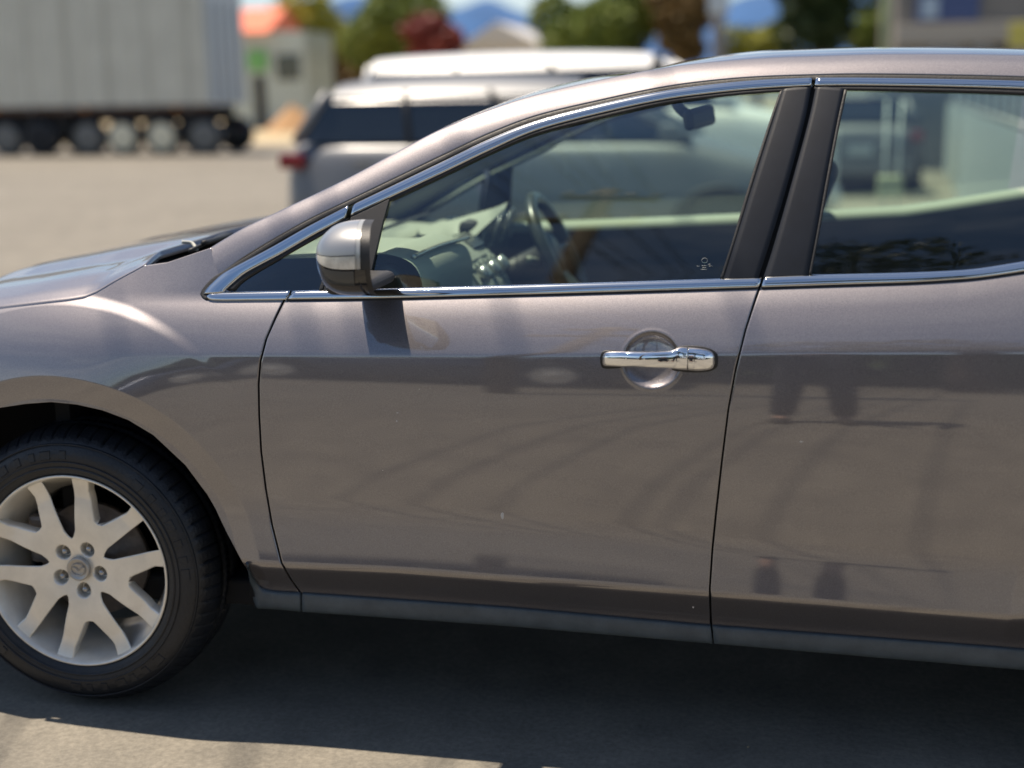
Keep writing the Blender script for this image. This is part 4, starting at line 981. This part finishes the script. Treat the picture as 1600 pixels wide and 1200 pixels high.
# --- articulated lorry trailer
def trailer():
    Yn = 32.5; x1 = float(UY(326, 100, Yn)[0]); z0 = float(UY(150, 166, Yn)[1]); Lt = 13.0; x0 = x1-Lt; W_ = 2.5
    r = empty('lorry_trailer', (x0+Lt/2, Yn+W_/2, 0), 'long grey curtain-sided lorry trailer parked across the road', 'trailer'); PINV[r.name] = r_inv = Matrix.Translation(-Vector(r.location))
    # curtain with gentle folds
    xs = np.linspace(x0, x1-.06, 420); zs = np.linspace(z0, z0+3.6, 16)
    Xg, Zg = np.meshgrid(xs, zs); Yg = Yn+.02*np.sin(Xg*9.0+np.sin(Zg*1.3)*.6)+.012*np.sin(Xg*31)
    gridmesh('curtain', Xg, Yg, Zg, B['trailer_curtain'], r)
    STR = bmat('strap_grey', (.53, .515, .44), .8)
    for k in range(11):
        xq = x0+.6+k*1.18; box('curtain_strap', xq-.025, xq+.025, Yn-.045, Yn-.03, z0-.12, z0+3.5, STR, r); box('strap_buckle', xq-.04, xq+.04, Yn-.06, Yn-.045, z0-.10, z0+.05, B['steel_post'], r)
    for k in range(5): xq = x0+1.2+k*2.7; box('marker_light', xq-.06, xq+.06, Yn-.06, Yn-.03, z0-.12, z0-.05, bmat('amber', (.7, .25, .02), .3), r)
    box('roof_panel', x0, x1, Yn, Yn+W_, z0+3.6, z0+3.68, B['trailer_white'], r, bev=.02)
    box('side_rail', x0, x1, Yn-.03, Yn+.03, z0-.16, z0, B['rust_brown'], r, bev=.01)
    box('rear_door', x1-.05, x1, Yn+.02, Yn+W_/2-.01, z0, z0+3.6, B['trailer_white'], r, bev=.01); box('rear_door', x1-.05, x1, Yn+W_/2+.01, Yn+W_-.02, z0, z0+3.6, B['trailer_white'], r, bev=.01)
    for q in (.35, .9, 1.5, 2.1): tube('door_bar', [(x1+.02, Yn+q, z0+.05), (x1+.02, Yn+q, z0+2.7)], .02, B['steel_post'], r, seg=6, sm=False)
    box('front_wall', x0, x0+.06, Yn, Yn+W_, z0, z0+3.6, B['trailer_white'], r); box('far_curtain', x0, x1, Yn+W_-.03, Yn+W_, z0, z0+3.6, B['trailer_curtain'], r)
    box('chassis_beam', x0+.3, x1-.1, Yn+.7, Yn+.9, z0-.45, z0-.02, B['chassis'], r); box('chassis_beam', x0+.3, x1-.1, Yn+1.6, Yn+1.8, z0-.45, z0-.02, B['chassis'], r)
    for q in (.35, 1.3, 4.2, 5.3, 6.6): box('side_box', x1-q-.75, x1-q-.2, Yn+.25, Yn+.7, z0-.72, z0-.17, B['chassis'], r, bev=.03)
    for px, hub in ((318, 'hub_grey'), (252, 'hub_cream'), (190, 'hub_cream'), (136, 'hub_grey'), (60, 'chassis'), (8, 'hub_grey')):
        x = float(UY(px, 215, Yn)[0])
        for y0, sg in ((Yn+.04, 1), (Yn+W_-.04, -1)):
            w_ = lathe('wheel', [(.27, .02), (.30, .0), (.42, -.01), (.49, .02), (.50, .06), (.50, .26), (.3, .28)], x, .50, M['tyre'], r, seg=40, y0=y0, ymul=sg)
            lathe('hub', [(0, -.07), (.07, -.07), (.09, -.03), (.26, .0), (.33, -.02), (.37, -.02), (.37, .03)], x, .50, B[hub], w_, seg=30, y0=y0, ymul=sg)
        box('mudguard', x-.50, x+.50, Yn+.05, Yn+.35, 1.03, 1.07, B['chassis'], r)
    box('bumper_bar', x1-.1, x1, Yn+.1, Yn+W_-.1, .55, .68, B['chassis'], r); 
    for s_ in (.2, 2.1): box('tail_light', x1-.02, x1+.03, Yn+s_, Yn+s_+.25, .72, .84, B['red_lens'], r)
trailer()

# --- trees
def leafmat(n, c, c2):
    m = mat(n, c, .6, col2=c2, vscale=3.0, var=.3); b = m.node_tree.nodes['Principled BSDF']
    b.inputs['Subsurface Weight'].default_value = 0; return m
LM = {'green': leafmat('green_leaves', (.07, .12, .015), (.24, .28, .04)), 'dark': leafmat('dark_leaves', (.02, .04, .012), (.05, .085, .02)),
      'yellow': leafmat('yellow_green_leaves', (.20, .22, .02), (.42, .40, .05)), 'red': leafmat('red_leaves', (.16, .02, .02), (.30, .07, .05)), 'brown': leafmat('brown_leaves', (.12, .08, .02), (.22, .13, .04))}
def tree(name, x, y, h, cw, ch, leaf, label, group=None, n=2600, ls=.16, trunk=.14, cz=None, lobes=9, seed=0):
    g = np.random.default_rng(seed+int(abs(x*13+y*7))); r = empty(name, (x, y, 0), label, 'tree', group); PINV[r.name] = Matrix.Identity(4)
    cz = h-ch/2 if cz is None else cz
    cen = [(g.uniform(-.55, .55)*cw/2, g.uniform(-.55, .55)*cw/2, cz+g.uniform(-.55, .55)*ch/2) for _ in range(lobes)]+[(0, 0, cz)]
    rad = [g.uniform(.30, .5)*min(cw, ch)/1.5 for _ in cen]
    idx = g.integers(0, len(cen), n); d = g.normal(size=(n, 3)); d /= np.linalg.norm(d, axis=1)[:, None]
    rr = np.array(rad)[idx]*g.uniform(.45, 1.05, n)**.5
    C_ = np.array(cen)[idx]+d*rr[:, None]*np.array([1, 1, .85])
    a = g.normal(size=(n, 3)); a /= np.linalg.norm(a, axis=1)[:, None]; b = np.cross(a, g.normal(size=(n, 3))); b /= np.linalg.norm(b, axis=1)[:, None]
    s = ls*g.uniform(.6, 1.3, n)[:, None]
    V = np.stack([C_-a*s, C_-b*s*.5, C_+a*s, C_+b*s*.5], 1).reshape(-1, 3); F = np.arange(4*n).reshape(-1, 4)
    o = mesh('crown', V, F.tolist(), LM[leaf], r, smooth=False); o['kind'] = 'stuff'
    tube('trunk', [(0, 0, -.05), (.05, .03, h*.25), (-.04, .0, cz)], trunk, B['bark'], r, seg=10, radii=[trunk*1.3, trunk, trunk*.5])
    for k in range(5):
        c = cen[k]; tube('limb', [(-.0, 0, h*.22+.05*k*h*.3), (c[0]*.5, c[1]*.5, (h*.3+c[2])/2), c], trunk*.35, B['bark'], r, seg=6, radii=[trunk*.45, trunk*.3, trunk*.1])
    return r
def bgtree(px, ptop, pbot, wpx, Y, leaf, label, n=2600, ls=.2, **k):
    x, zt = UY(px, ptop, Y); _, zb = UY(px, pbot, Y); sc = 2150/(Y+3)
    return tree('tree', float(x), Y, float(zt), wpx/sc, float(zt-zb), leaf, label, n=n, ls=ls, **k)
bgtree(468, -40, 100, 150, 66, 'yellow', 'yellow-green tree right of the shed with the orange roof', n=3600)
bgtree(600, -60, 125, 190, 62, 'green', 'green tree left of the red-leaved tree', n=5200)
bgtree(692, 12, 118, 150, 58, 'red', 'red-leaved tree left of the white building', n=3600)
bgtree(905, -20, 130, 190, 52, 'green', 'broad green tree at the left edge of the tree group', n=5200)
bgtree(995, -120, 130, 200, 56, 'green', 'tallest green tree, in the middle of the tree group', n=6500)
bgtree(1060, -60, 130, 120, 50, 'brown', 'brown-leaved tree left of the grey street pole', n=3600)
bgtree(1185, 38, 125, 150, 58, 'yellow', 'low yellow-green tree right of the grey street pole', n=2600)
bgtree(1290, -110, 130, 170, 52, 'dark', 'dark green tree in front of the far building', n=5200)
bgtree(1368, 0, 115, 100, 60, 'green', 'small green tree beside the far building', n=2400)
bgtree(525, 20, 150, 150, 72, 'brown', 'brown leafy tree behind the sandy lot', n=3200)
bgtree(560, 60, 150, 130, 74, 'yellow', 'low yellow-green tree behind the white people mover', n=2400)
bgtree(650, 40, 130, 160, 85, 'dark', 'dark tree behind the red-leaved tree', n=2600)

# --- buildings
def bx(name, px0, px1, py0, py1, Y, dep, m, parent=None, bev=.02, zb=None):
    x0, z1 = UY(px0, py0, Y); x1, z0 = UY(px1, py1, Y); z0 = 0 if zb is None else float(z0)
    return box(name, float(x0), float(x1), Y, Y+dep, z0, float(z1), m, parent, bev=bev)
def shed():
    Y = 60; x, z = UY(410, 50, Y)
    r = empty('shed', (float(x), Y+2, 0), 'pale shop shed with orange-red roof and green sign, right of the trailer', 'shop'); PINV[r.name] = Matrix.Translation(-Vector(r.location))
    bx('wall', 350, 480, 52, 150, Y, 4, bmat('pale_wall', (.45, .52, .50), .8, var=.1, vscale=1), r)
    x0, z1 = UY(338, 12, Y); x1, z0 = UY(425, 50, Y)
    V = [(float(x0), Y-.6, float(z0)), (float(x1), Y-.6, float(z0)), (float(x1), Y+2, float(z1)), (float(x0), Y+2, float(z1)), (float(x1), Y+4.5, float(z0)), (float(x0), Y+4.5, float(z0))]
    mesh('roof', V, [(0, 1, 2, 3), (3, 2, 4, 5), (1, 4, 2), (0, 3, 5)], bmat('orange_roof', (.75, .16, .07), .6), r, smooth=False)
    bx('sign', 385, 418, 78, 110, Y-.12, .08, bmat('green_sign', (.16, .42, .14), .5), r, zb=1)
    bx('window', 355, 378, 62, 92, Y-.05, .05, B['car_glass'], r, zb=1); bx('window', 430, 470, 85, 125, Y-.05, .05, B['car_glass'], r, zb=1)
    bx('door', 395, 415, 118, 150, Y-.05, .05, B['dark_plastic'], r)
shed()
def whiteb():
    Y = 75; x, z = UY(780, 60, Y)
    r = empty('house', (float(x), Y+4, 0), 'white gabled building between the red tree and the tree group', 'building'); PINV[r.name] = Matrix.Translation(-Vector(r.location))
    bx('wall', 722, 838, 70, 150, Y, 8, bmat('white_wall', (.68, .66, .62), .8), r)
    x0, z0 = UY(716, 72, Y-.3); x1, _ = UY(844, 72, Y-.3); xm, z1 = UY(775, 34, Y-.3)
    V = [(float(x0), Y-.3, float(z0)), (float(xm), Y-.3, float(z1)), (float(x1), Y-.3, float(z0)), (float(x0), Y+8, float(z0)), (float(xm), Y+8, float(z1)), (float(x1), Y+8, float(z0))]
    mesh('roof', V, [(0, 2, 1), (3, 4, 5), (0, 1, 4, 3), (1, 2, 5, 4)], bmat('pale_roof', (.62, .60, .56), .6), r, smooth=False)
    for p in (735, 765, 800): bx('window', p, p+15, 84, 108, Y-.05, .05, B['car_glass'], r, zb=1)
whiteb()
def greyb():
    Y = 48; x, z = UY(1500, 60, Y)
    r = empty('warehouse', (float(x), Y+5, 0), 'dark grey commercial building with blue sign, behind the bronze car roof', 'building'); PINV[r.name] = Matrix.Translation(-Vector(r.location))
    bx('wall', 1405, 1760, -90, 150, Y, 10, bmat('dark_cladding', (.20, .19, .175), .8, var=.15, vscale=.8), r)
    bx('sign', 1432, 1530, -25, 32, Y-.15, .1, bmat('blue_sign', (.05, .08, .20), .5), r, zb=1)
    bx('sign_panel', 1440, 1466, -5, 28, Y-.2, .04, bmat('pale_sign', (.35, .45, .55), .5), r, zb=1)
    bx('fascia', 1400, 1765, 38, 62, Y-.5, .5, bmat('beige_fascia', (.40, .36, .30), .7), r, zb=1)
    bx('window', 1450, 1500, 68, 120, Y-.05, .05, B['car_glass'], r, zb=1); bx('window', 1520, 1570, 68, 120, Y-.05, .05, B['car_glass'], r, zb=1)
    x, z = UY(1592, 60, Y-2)
    s = empty('sign_board', (float(x), Y-2, 0), 'small yellow sign board on a post at the right edge', 'sign'); PINV[s.name] = Matrix.Translation(-Vector(s.location))
    bx('board', 1578, 1612, 35, 74, Y-2, .06, bmat('yellow_board', (.55, .48, .10), .5), s, zb=1)
    tube('post', [(float(x), Y-1.9, 0), (float(x), Y-1.9, float(z))], .05, B['steel_post'], s, seg=8, sm=False)
greyb()
x, z = UY(1126, -150, 38)
r = empty('street_pole', (float(x), 38, 0), 'grey street pole rising between the brown-leaved and yellow-green trees', 'pole'); PINV[r.name] = Matrix.Translation(-Vector(r.location))
tube('shaft', [(float(x), 38, -.1), (float(x), 38, float(z))], .17, B['steel_post'], r, seg=16, sm=False, radii=[.22, .17])
box('cable_box', float(x)-.28, float(x)+.28, 37.6, 37.85, 3.6, 4.5, B['trailer_white'], r, bev=.03)
x, z = UY(1392, -150, 34)
r = empty('street_pole', (float(x), 34, 0), 'slim green post left of the dark grey building', 'pole'); PINV[r.name] = Matrix.Translation(-Vector(r.location))
tube('shaft', [(float(x), 34, -.1), (float(x), 34, float(z))], .09, bmat('green_post', (.16, .22, .10), .5), r, seg=12, sm=False)
lot = mat('sandy_gravel', (.42, .34, .21), 1, var=.15, vscale=.4)
g = mesh('sandy_lot', [(-60, 40, .004), (-8, 40, .004), (10, 130, .004), (-90, 130, .004)], [(0, 1, 2, 3)], lot, smooth=False); tag(g, kind='structure')
xx, zz = UY(455, 150, 55)
pile = []
def dirt():
    n = 24; a = np.linspace(0, 2*PI, n, endpoint=False); rr = np.linspace(0, 1, 8)
    X = float(xx)+1.3*rr[:, None]*np.cos(a); Y = 55+1.3*rr[:, None]*np.sin(a); Z = 1.1*(1-rr[:, None]**1.3)*(1+.08*np.sin(3*a))-.02
    o = gridmesh('dirt_pile', X, Y, Z, mat('orange_clay', (.40, .24, .12), 1, var=.2, vscale=2), None, closeu=True)
    tag(o, 'heap of orange clay on the sandy lot right of the trailer', 'dirt pile')
dirt()
# --- hills
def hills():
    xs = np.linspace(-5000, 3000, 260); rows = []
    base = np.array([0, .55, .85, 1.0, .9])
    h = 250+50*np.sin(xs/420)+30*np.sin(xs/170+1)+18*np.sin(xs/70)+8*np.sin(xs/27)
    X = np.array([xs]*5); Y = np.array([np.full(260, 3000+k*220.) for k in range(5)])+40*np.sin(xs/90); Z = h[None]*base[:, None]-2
    o = gridmesh('hills', X, Y, Z, mat('haze_tinted_forest', (.035, .10, .24), 1, var=.25, vscale=.004), None); tag(o, kind='structure')  # forest colour shifted to blue, distance haze painted into the material
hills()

# --- corrugated fence and pickets seen through the rear door window
def fence():
    a = Vector((float(UY(1488, 165, 23)[0]), 23, 0)); b = Vector((float(UY(1640, 165, 5.6)[0]), 5.6, 0)); c = Vector((float(UY(1383, 165, 24.5)[0]), 24.5, 0))
    fm = mat('zinc_sheet', (.14, .15, .15), .5, metal=.3, var=.1, vscale=3)
    for nm, p, q, h, lab in (('sheet_fence', a, b, 1.22, 'ribbed metal fence running back towards the grey hatchback, seen through the rear window'), ('sheet_fence', c, a, 1.55, 'flat-on ribbed metal fence behind the slanting one, seen through the rear window')):
        d = q-p; Ln = d.length; d = d.normalized(); nn = Vector((d.y, -d.x, 0)); k = int(Ln/.9); r = empty('metal_fence', p, lab, 'fence'); PINV[r.name] = Matrix.Translation(-p)
        for i in range(k):
            t = np.linspace(0, .90, 60); off = .022*np.sign(np.sin(t*2*PI/.10))*np.abs(np.sin(t*2*PI/.10))**.5
            X = np.array([p.x+d.x*(i*.9+t)+nn.x*off]*3); Y = np.array([p.y+d.y*(i*.9+t)+nn.y*off]*3); Z = np.array([t*0+.02, t*0+h/2, t*0+h])
            gridmesh('fence_sheet', X, Y, Z, fm, r)
        if nm == 'sheet_fence' and q is b:
            nb = int(Ln/.32)
            for i in range(nb):
                c_ = p+d*(i*.32+.1)+nn*(.035 if nn.y < 0 or True else 0)
                sgn_ = 1 if (Vector((CX, -CD, 0))-p).dot(nn) > 0 else -1
                c_ = p+d*(i*.32+.1)+nn*.04*sgn_
                box('batten', c_.x-.034, c_.x+.034, c_.y-.034, c_.y+.034, .02, h, B['trailer_white'], r)
        tube('top_rail', [p+Vector((0, 0, h+.02)), q+Vector((0, 0, h+.02))], .03, B['steel_post'], r, seg=8, sm=False)
    r = empty('picket_fence', (float(UY(1540, 180, 26)[0]), 26, 0), 'pale upright pickets beyond the ribbed fence at the right', 'fence'); PINV[r.name] = Matrix.Translation(-Vector(r.location))
    for k in range(16):
        x = float(UY(1492+k*14, 180, 26)[0]); box('picket', x-.05, x+.05, 26, 26.04, 0, 1.7+.1*(k % 3), B['trailer_white'], r, bev=.01)
    box('rail', float(UY(1485, 180, 26)[0]), float(UY(1720, 180, 26)[0]), 26.05, 26.1, .5, .6, B['trailer_white'], r)
    x = float(UY(1392, 250, 9)[0]); r = empty('sign_post', (x, 9, 0), 'slim twin-rod post with pale base plate, seen through the rear window', 'post'); PINV[r.name] = Matrix.Translation(-Vector(r.location))
    for dx in (-.035, .05): tube('rod', [(x+dx, 9, 0), (x+dx*1.4, 9, 1.42)], .010, B['trailer_white'], r, seg=6, sm=False)
    box('base_plate', x-.10, x+.10, 8.95, 9.05, .62, .80, mat('pale_board', (.55, .56, .36), .7), r, bev=.01)
fence()

# ================================================================== BEHIND THE VIEWER (seen only as reflections)
def refl(px, py, F=SF, off=0.0):
    x, y, z = (float(q[0]) for q in onsurf(np.array([px], float), np.array([py], float), F, off)); e = 1e-3
    fx = (float(F(np.array([x+e]), np.array([z]))[0])-float(F(np.array([x-e]), np.array([z]))[0]))/(2*e); fz = (float(F(np.array([x]), np.array([z+e]))[0])-float(F(np.array([x]), np.array([z-e]))[0]))/(2*e)
    n = Vector((fx, -1, fz)).normalized(); v = (Vector((x, y, z))-Vector((CX, -CD, CH))).normalized(); return Vector((x, y, z)), v-2*v.dot(n)*n
def rz(px, py, z): p, d = refl(px, py); t = (z-p.z)/d.z; return p+d*t
def ry(px, py, y): p, d = refl(px, py); t = (y-p.y)/d.y; return p+d*t
def pole():
    h = 8.6
    A, Bq = rz(878, 308, h), rz(1030, 312, h); C_, D_ = rz(805, 344, h-1.1), rz(1000, 347, h-1.1)
    cpt = rz(945, 306, h+.2); cen = (A+Bq)/2; cen = Vector((cpt.x, cpt.y, 0))
    r = empty('power_pole', cen, 'wooden power pole with two crossarms, reflected in the front door window', 'pole'); PINV[r.name] = Matrix.Translation(-cen)
    wood = mat('weathered_pole_wood', (.16, .12, .07), .9, var=.3, vscale=5)
    tube('pole_shaft', [cen, cen+Vector((0, 0, h+.4))], .12, wood, r, seg=14, sm=False)
    tube('crossarm', [A, Bq], .07, wood, r, seg=8, sm=False); tube('crossarm', [C_, D_], .07, wood, r, seg=8, sm=False)
    for t in (.05, .3, .7, .95):
        for a, b in ((A, Bq), (C_, D_)): c = a.lerp(b, t); tube('insulator', [c, c+Vector((0, 0, .22))], .05, B['dark_plastic'], r, seg=8, sm=False)
    print('pole', cen, (A-Bq).length, (C_-D_).length, A, Bq)
    blk = B['dark_plastic']; w = []
    ups = [((722, 259), (829, 325)), ((747, 247), (838, 306)), ((768, 239), (857, 303)), ((829, 219), (910, 294)), ((847, 211), (938, 297)), ((880, 201), (1010, 337)), ((933, 184), (1025, 306))]
    low = [((919, 381), (1007, 437)), ((929, 366), (1029, 437)), ((969, 350), (1060, 431)), ((1019, 350), (1085, 435)), ((930, 390), (985, 434))]
    for i, ((a, b), k) in enumerate([(q, 0) for q in ups]+[(q, 1) for q in low]):
        z = h+.2 if k == 0 else h-.9
        p, q = rz(*a, z), rz(*b, z); d = (p-q)
        if k == 0: s, e = q-d*.0, q+d*5
        else: s, e = p+d*.0, q-d*4
        mid = (s+e)/2-Vector((0, 0, .0))
        o = tube('power_line', [s, mid, e], .010, blk, None, seg=6, sm=False)
        ORD = ['leftmost', 'second from left', 'third from left', 'fourth from left', 'fifth from left', 'sixth from left', 'rightmost']
        lab = ORD[i]+' of the seven black wires above the mirrored upper crossarm' if k == 0 else ['second from left', 'third from left', 'fourth from left', 'rightmost', 'leftmost'][i-7]+' of the five black wires below the mirrored lower crossarm'
        tag(o, lab, 'cable', 'overhead power lines on the power pole')
pole()
# street tree mirrored in the rear door glass
c = ry(1440, 418, -8.5); print('tree at', c)
tree('tree', c.x+.4, -9.2, max(4.5, c.z+1.0), 6.5, 3.6, 'dark', 'dark leafy street tree across the road, mirrored in the rear door window', n=14000, ls=.085, trunk=.18, lobes=22)
tree('tree', c.x+5.5, -10.5, max(4.2, c.z+.6), 6.0, 3.4, 'dark', 'second dark street tree, right of the first in the rear window reflection', n=9000, ls=.09, trunk=.18, lobes=18)
def hedge():
    g_ = np.random.default_rng(3); n = 26000; x = g_.uniform(-28, 34, n); z = g_.uniform(0, 1.9, n)*(.85+.12*np.sin(x*.7)); y = -10.8+g_.normal(0, .35, n)
    a = g_.normal(size=(n, 3)); b = g_.normal(size=(n, 3)); s = .14; C_ = np.stack([x, y, z], 1)
    V = np.stack([C_-a*s, C_-b*s*.6, C_+a*s, C_+b*s*.6], 1).reshape(-1, 3)
    o = mesh('hedge', V, np.arange(4*n).reshape(-1, 4).tolist(), LM['dark'], None, smooth=False); tag(o, 'long dark clipped hedge across the road behind the viewer', 'hedge', kind='stuff')
hedge()
bg_car('parked_car', 'dark blue hatchback parked by the hedge behind the viewer', 'car', 0, 0, 0, -1, 'blue_car_paint', at=(-1.6, -8.9), length=4.3, height=1.45)
bg_car('parked_car', 'white hatchback parked by the hedge behind the viewer', 'car', 0, 0, 0, -1, 'white_car_paint', at=(6.4, -9.1), length=4.2, height=1.45)

# --- the photographer
def person():
    px_, py_ = 1.86, -3.42
    r = empty('person', (px_, py_, 0), 'person in dark trousers and grey jacket holding up a phone, mirrored in the rear door', 'person'); PINV[r.name] = Matrix.Identity(4)
    def skin(nm, verts, edges, rad, m, sub=2):
        me = bpy.data.meshes.new(nm); me.from_pydata(verts, edges, []); o = bpy.data.objects.new(nm, me); COL.objects.link(o); o.parent = r
        me.materials.append(m); mo = o.modifiers.new('s', 'SKIN'); mo.use_smooth_shade = True
        for v, q in zip(me.skin_vertices[0].data, rad): v.radius = q if isinstance(q, tuple) else (q, q)
        me.skin_vertices[0].data[0].use_root = True
        mo2 = o.modifiers.new('d', 'SUBSURF'); mo2.levels = mo2.render_levels = sub
        return o
    sk = mat('skin', (.50, .30, .22), .55); tr = mat('dark_trousers', (.02, .022, .03), .9); jk = mat('grey_jacket', (.09, .09, .10), .9); sh_ = mat('dark_shoes', (.03, .025, .02), .6); hr = mat('brown_hair', (.04, .025, .015), .7)
    V = [(0, 0, .98), (0, .0, 1.15), (0, -.01, 1.35), (0, -.01, 1.47), (0, .01, 1.56), (0, .02, 1.66), (0, .01, 1.74),
         (.10, 0, .93), (.13, .01, .52), (.15, -.01, .10), (.16, .12, .04), (-.10, 0, .93), (-.13, .01, .52), (-.15, -.01, .10), (-.16, .12, .04),
         (.17, 0, 1.42), (.26, .06, 1.20), (.14, .28, 1.42), (.085, .33, 1.50), (-.17, 0, 1.42), (-.26, .06, 1.20), (-.14, .28, 1.42), (-.085, .33, 1.50)]
    E_ = [(0, 1), (1, 2), (2, 3), (3, 4), (4, 5), (5, 6), (0, 7), (7, 8), (8, 9), (9, 10), (0, 11), (11, 12), (12, 13), (13, 14), (2, 15), (15, 16), (16, 17), (17, 18), (2, 19), (19, 20), (20, 21), (21, 22)]
    R_ = [(.15, .11), (.14, .10), (.16, .11), .06, .075, .095, .07, .085, .058, .042, .035, .085, .058, .042, .035, .06, .045, .034, .03, .06, .045, .034, .03]
    skin('body', V, E_, R_, sk)
    skin('trousers', [(0, 0, .96), (.10, 0, .90), (.13, .01, .52), (.15, -.01, .10), (-.10, 0, .90), (-.13, .01, .52), (-.15, -.01, .10)], [(0, 1), (1, 2), (2, 3), (0, 4), (4, 5), (5, 6)], [(.17, .13), .105, .078, .07, .105, .078, .07], tr)
    skin('jacket', [(0, 0, .98), (0, 0, 1.15), (0, -.01, 1.36), (0, -.01, 1.45), (.18, 0, 1.41), (.265, .06, 1.20), (.15, .26, 1.40), (-.18, 0, 1.41), (-.265, .06, 1.20), (-.15, .26, 1.40)], [(0, 1), (1, 2), (2, 3), (2, 4), (4, 5), (5, 6), (2, 7), (7, 8), (8, 9)], [(.18, .135), (.165, .125), (.185, .13), .075, .075, .06, .048, .075, .06, .048], jk)
    for s in (-1, 1):
        skin('shoe', [(s*.15, -.05, .05), (s*.155, .08, .045), (s*.165, .20, .035)], [(0, 1), (1, 2)], [.055, .052, .04], sh_)
        skin('hand', [(s*.085, .33, 1.50), (s*.082, .37, 1.53), (s*.078, .395, 1.555)], [(0, 1), (1, 2)], [(.03, .02), (.035, .018), (.03, .015)], sk, 1)
        for k in range(4): skin('finger', [(s*.088, .385, 1.515+.020*k), (s*.086, .41, 1.52+.020*k), (s*.066, .418-.002*k, 1.522+.020*k)], [(0, 1), (1, 2)], [.009, .008, .007], sk, 1)
        skin('thumb', [(s*.08, .37, 1.51), (s*.062, .375, 1.525), (s*.045, .378, 1.53)], [(0, 1), (1, 2)], [.011, .010, .008], sk, 1)
        skin('ear', [(s*.078, .02, 1.66), (s*.085, .01, 1.68)], [(0, 1)], [.014, .012], sk, 1)
        skin('eye', [(s*.032, .098, 1.675), (s*.032, .102, 1.675)], [(0, 1)], [.010, .006], tr, 1)
    skin('nose', [(0, .10, 1.67), (0, .125, 1.645)], [(0, 1)], [.010, .014], sk, 1)
    skin('mouth', [(-.02, .102, 1.61), (.02, .102, 1.61)], [(0, 1)], [.006, .006], mat('lips', (.35, .12, .10), .5), 1)
    skin('hair', [(0, -.02, 1.66), (0, -.01, 1.75), (0, .04, 1.76)], [(0, 1), (1, 2)], [.10, .09, .06], hr)
    ph = box('phone', CX-.078, CX+.078, -CD-.045, -CD-.035, CH-.038, CH+.038, B['dark_plastic'], None, bev=.004)
    tag(ph, 'black phone held level in both hands in front of the bronze car', 'phone')
person()

# --- small marks on the near side
def marks():
    wm = mat('etched_white', (.40, .43, .42), .6); c = P3(1101, 407, 0)
    x, y, z = (float(q[0]) for q in onsurf(np.array([1101.]), np.array([407.]), SF, .0025))
    V = [(x+.0065*math.cos(t), y, z+.0055*math.sin(t)) for t in np.linspace(0, 2*PI, 25)]
    tube('glass_mark', V, .00045, wm, CAR, seg=5, sm=False)
    for k, (dx, dz, w_) in enumerate(((0, -.011, .006), (-.014, -.012, .003), (.014, -.012, .004), (0, -.015, .005), (.011, -.008, .003), (-.001, -.019, .007))):
        xx_, zz_ = x+dx, z+dz; yy_ = float(SF(np.array([xx_]), np.array([zz_]))[0])+.002
        tube('glass_mark', [(xx_-w_, yy_, zz_), (xx_+w_, yy_, zz_)], .00045, wm, CAR, seg=5, sm=False)
    cm = mat('bare_primer', (.55, .52, .48), .7)
    for px, py, w_, h_ in ((621, 645, .003, .0015), (620, 658, .0018, .0025), (785, 806, .004, .009), (598, 735, .0015, .0012), (1252, 690, .004, .002), (655, 608, .0012, .001), (1083, 948, .002, .004)):
        x, y, z = (float(q[0]) for q in onsurf(np.array([float(px)]), np.array([float(py)]), S, -.0004))
        V = [(x, y, z)]+[(x+w_*math.cos(t)*(1+.3*math.sin(3*t+px)), y, z+h_*math.sin(t)) for t in np.linspace(0, 2*PI, 9)[:-1]]
        mesh('paint_chip', V, [(0, k+1, (k+1) % 8+1) for k in range(8)], cm, CAR)
marks()
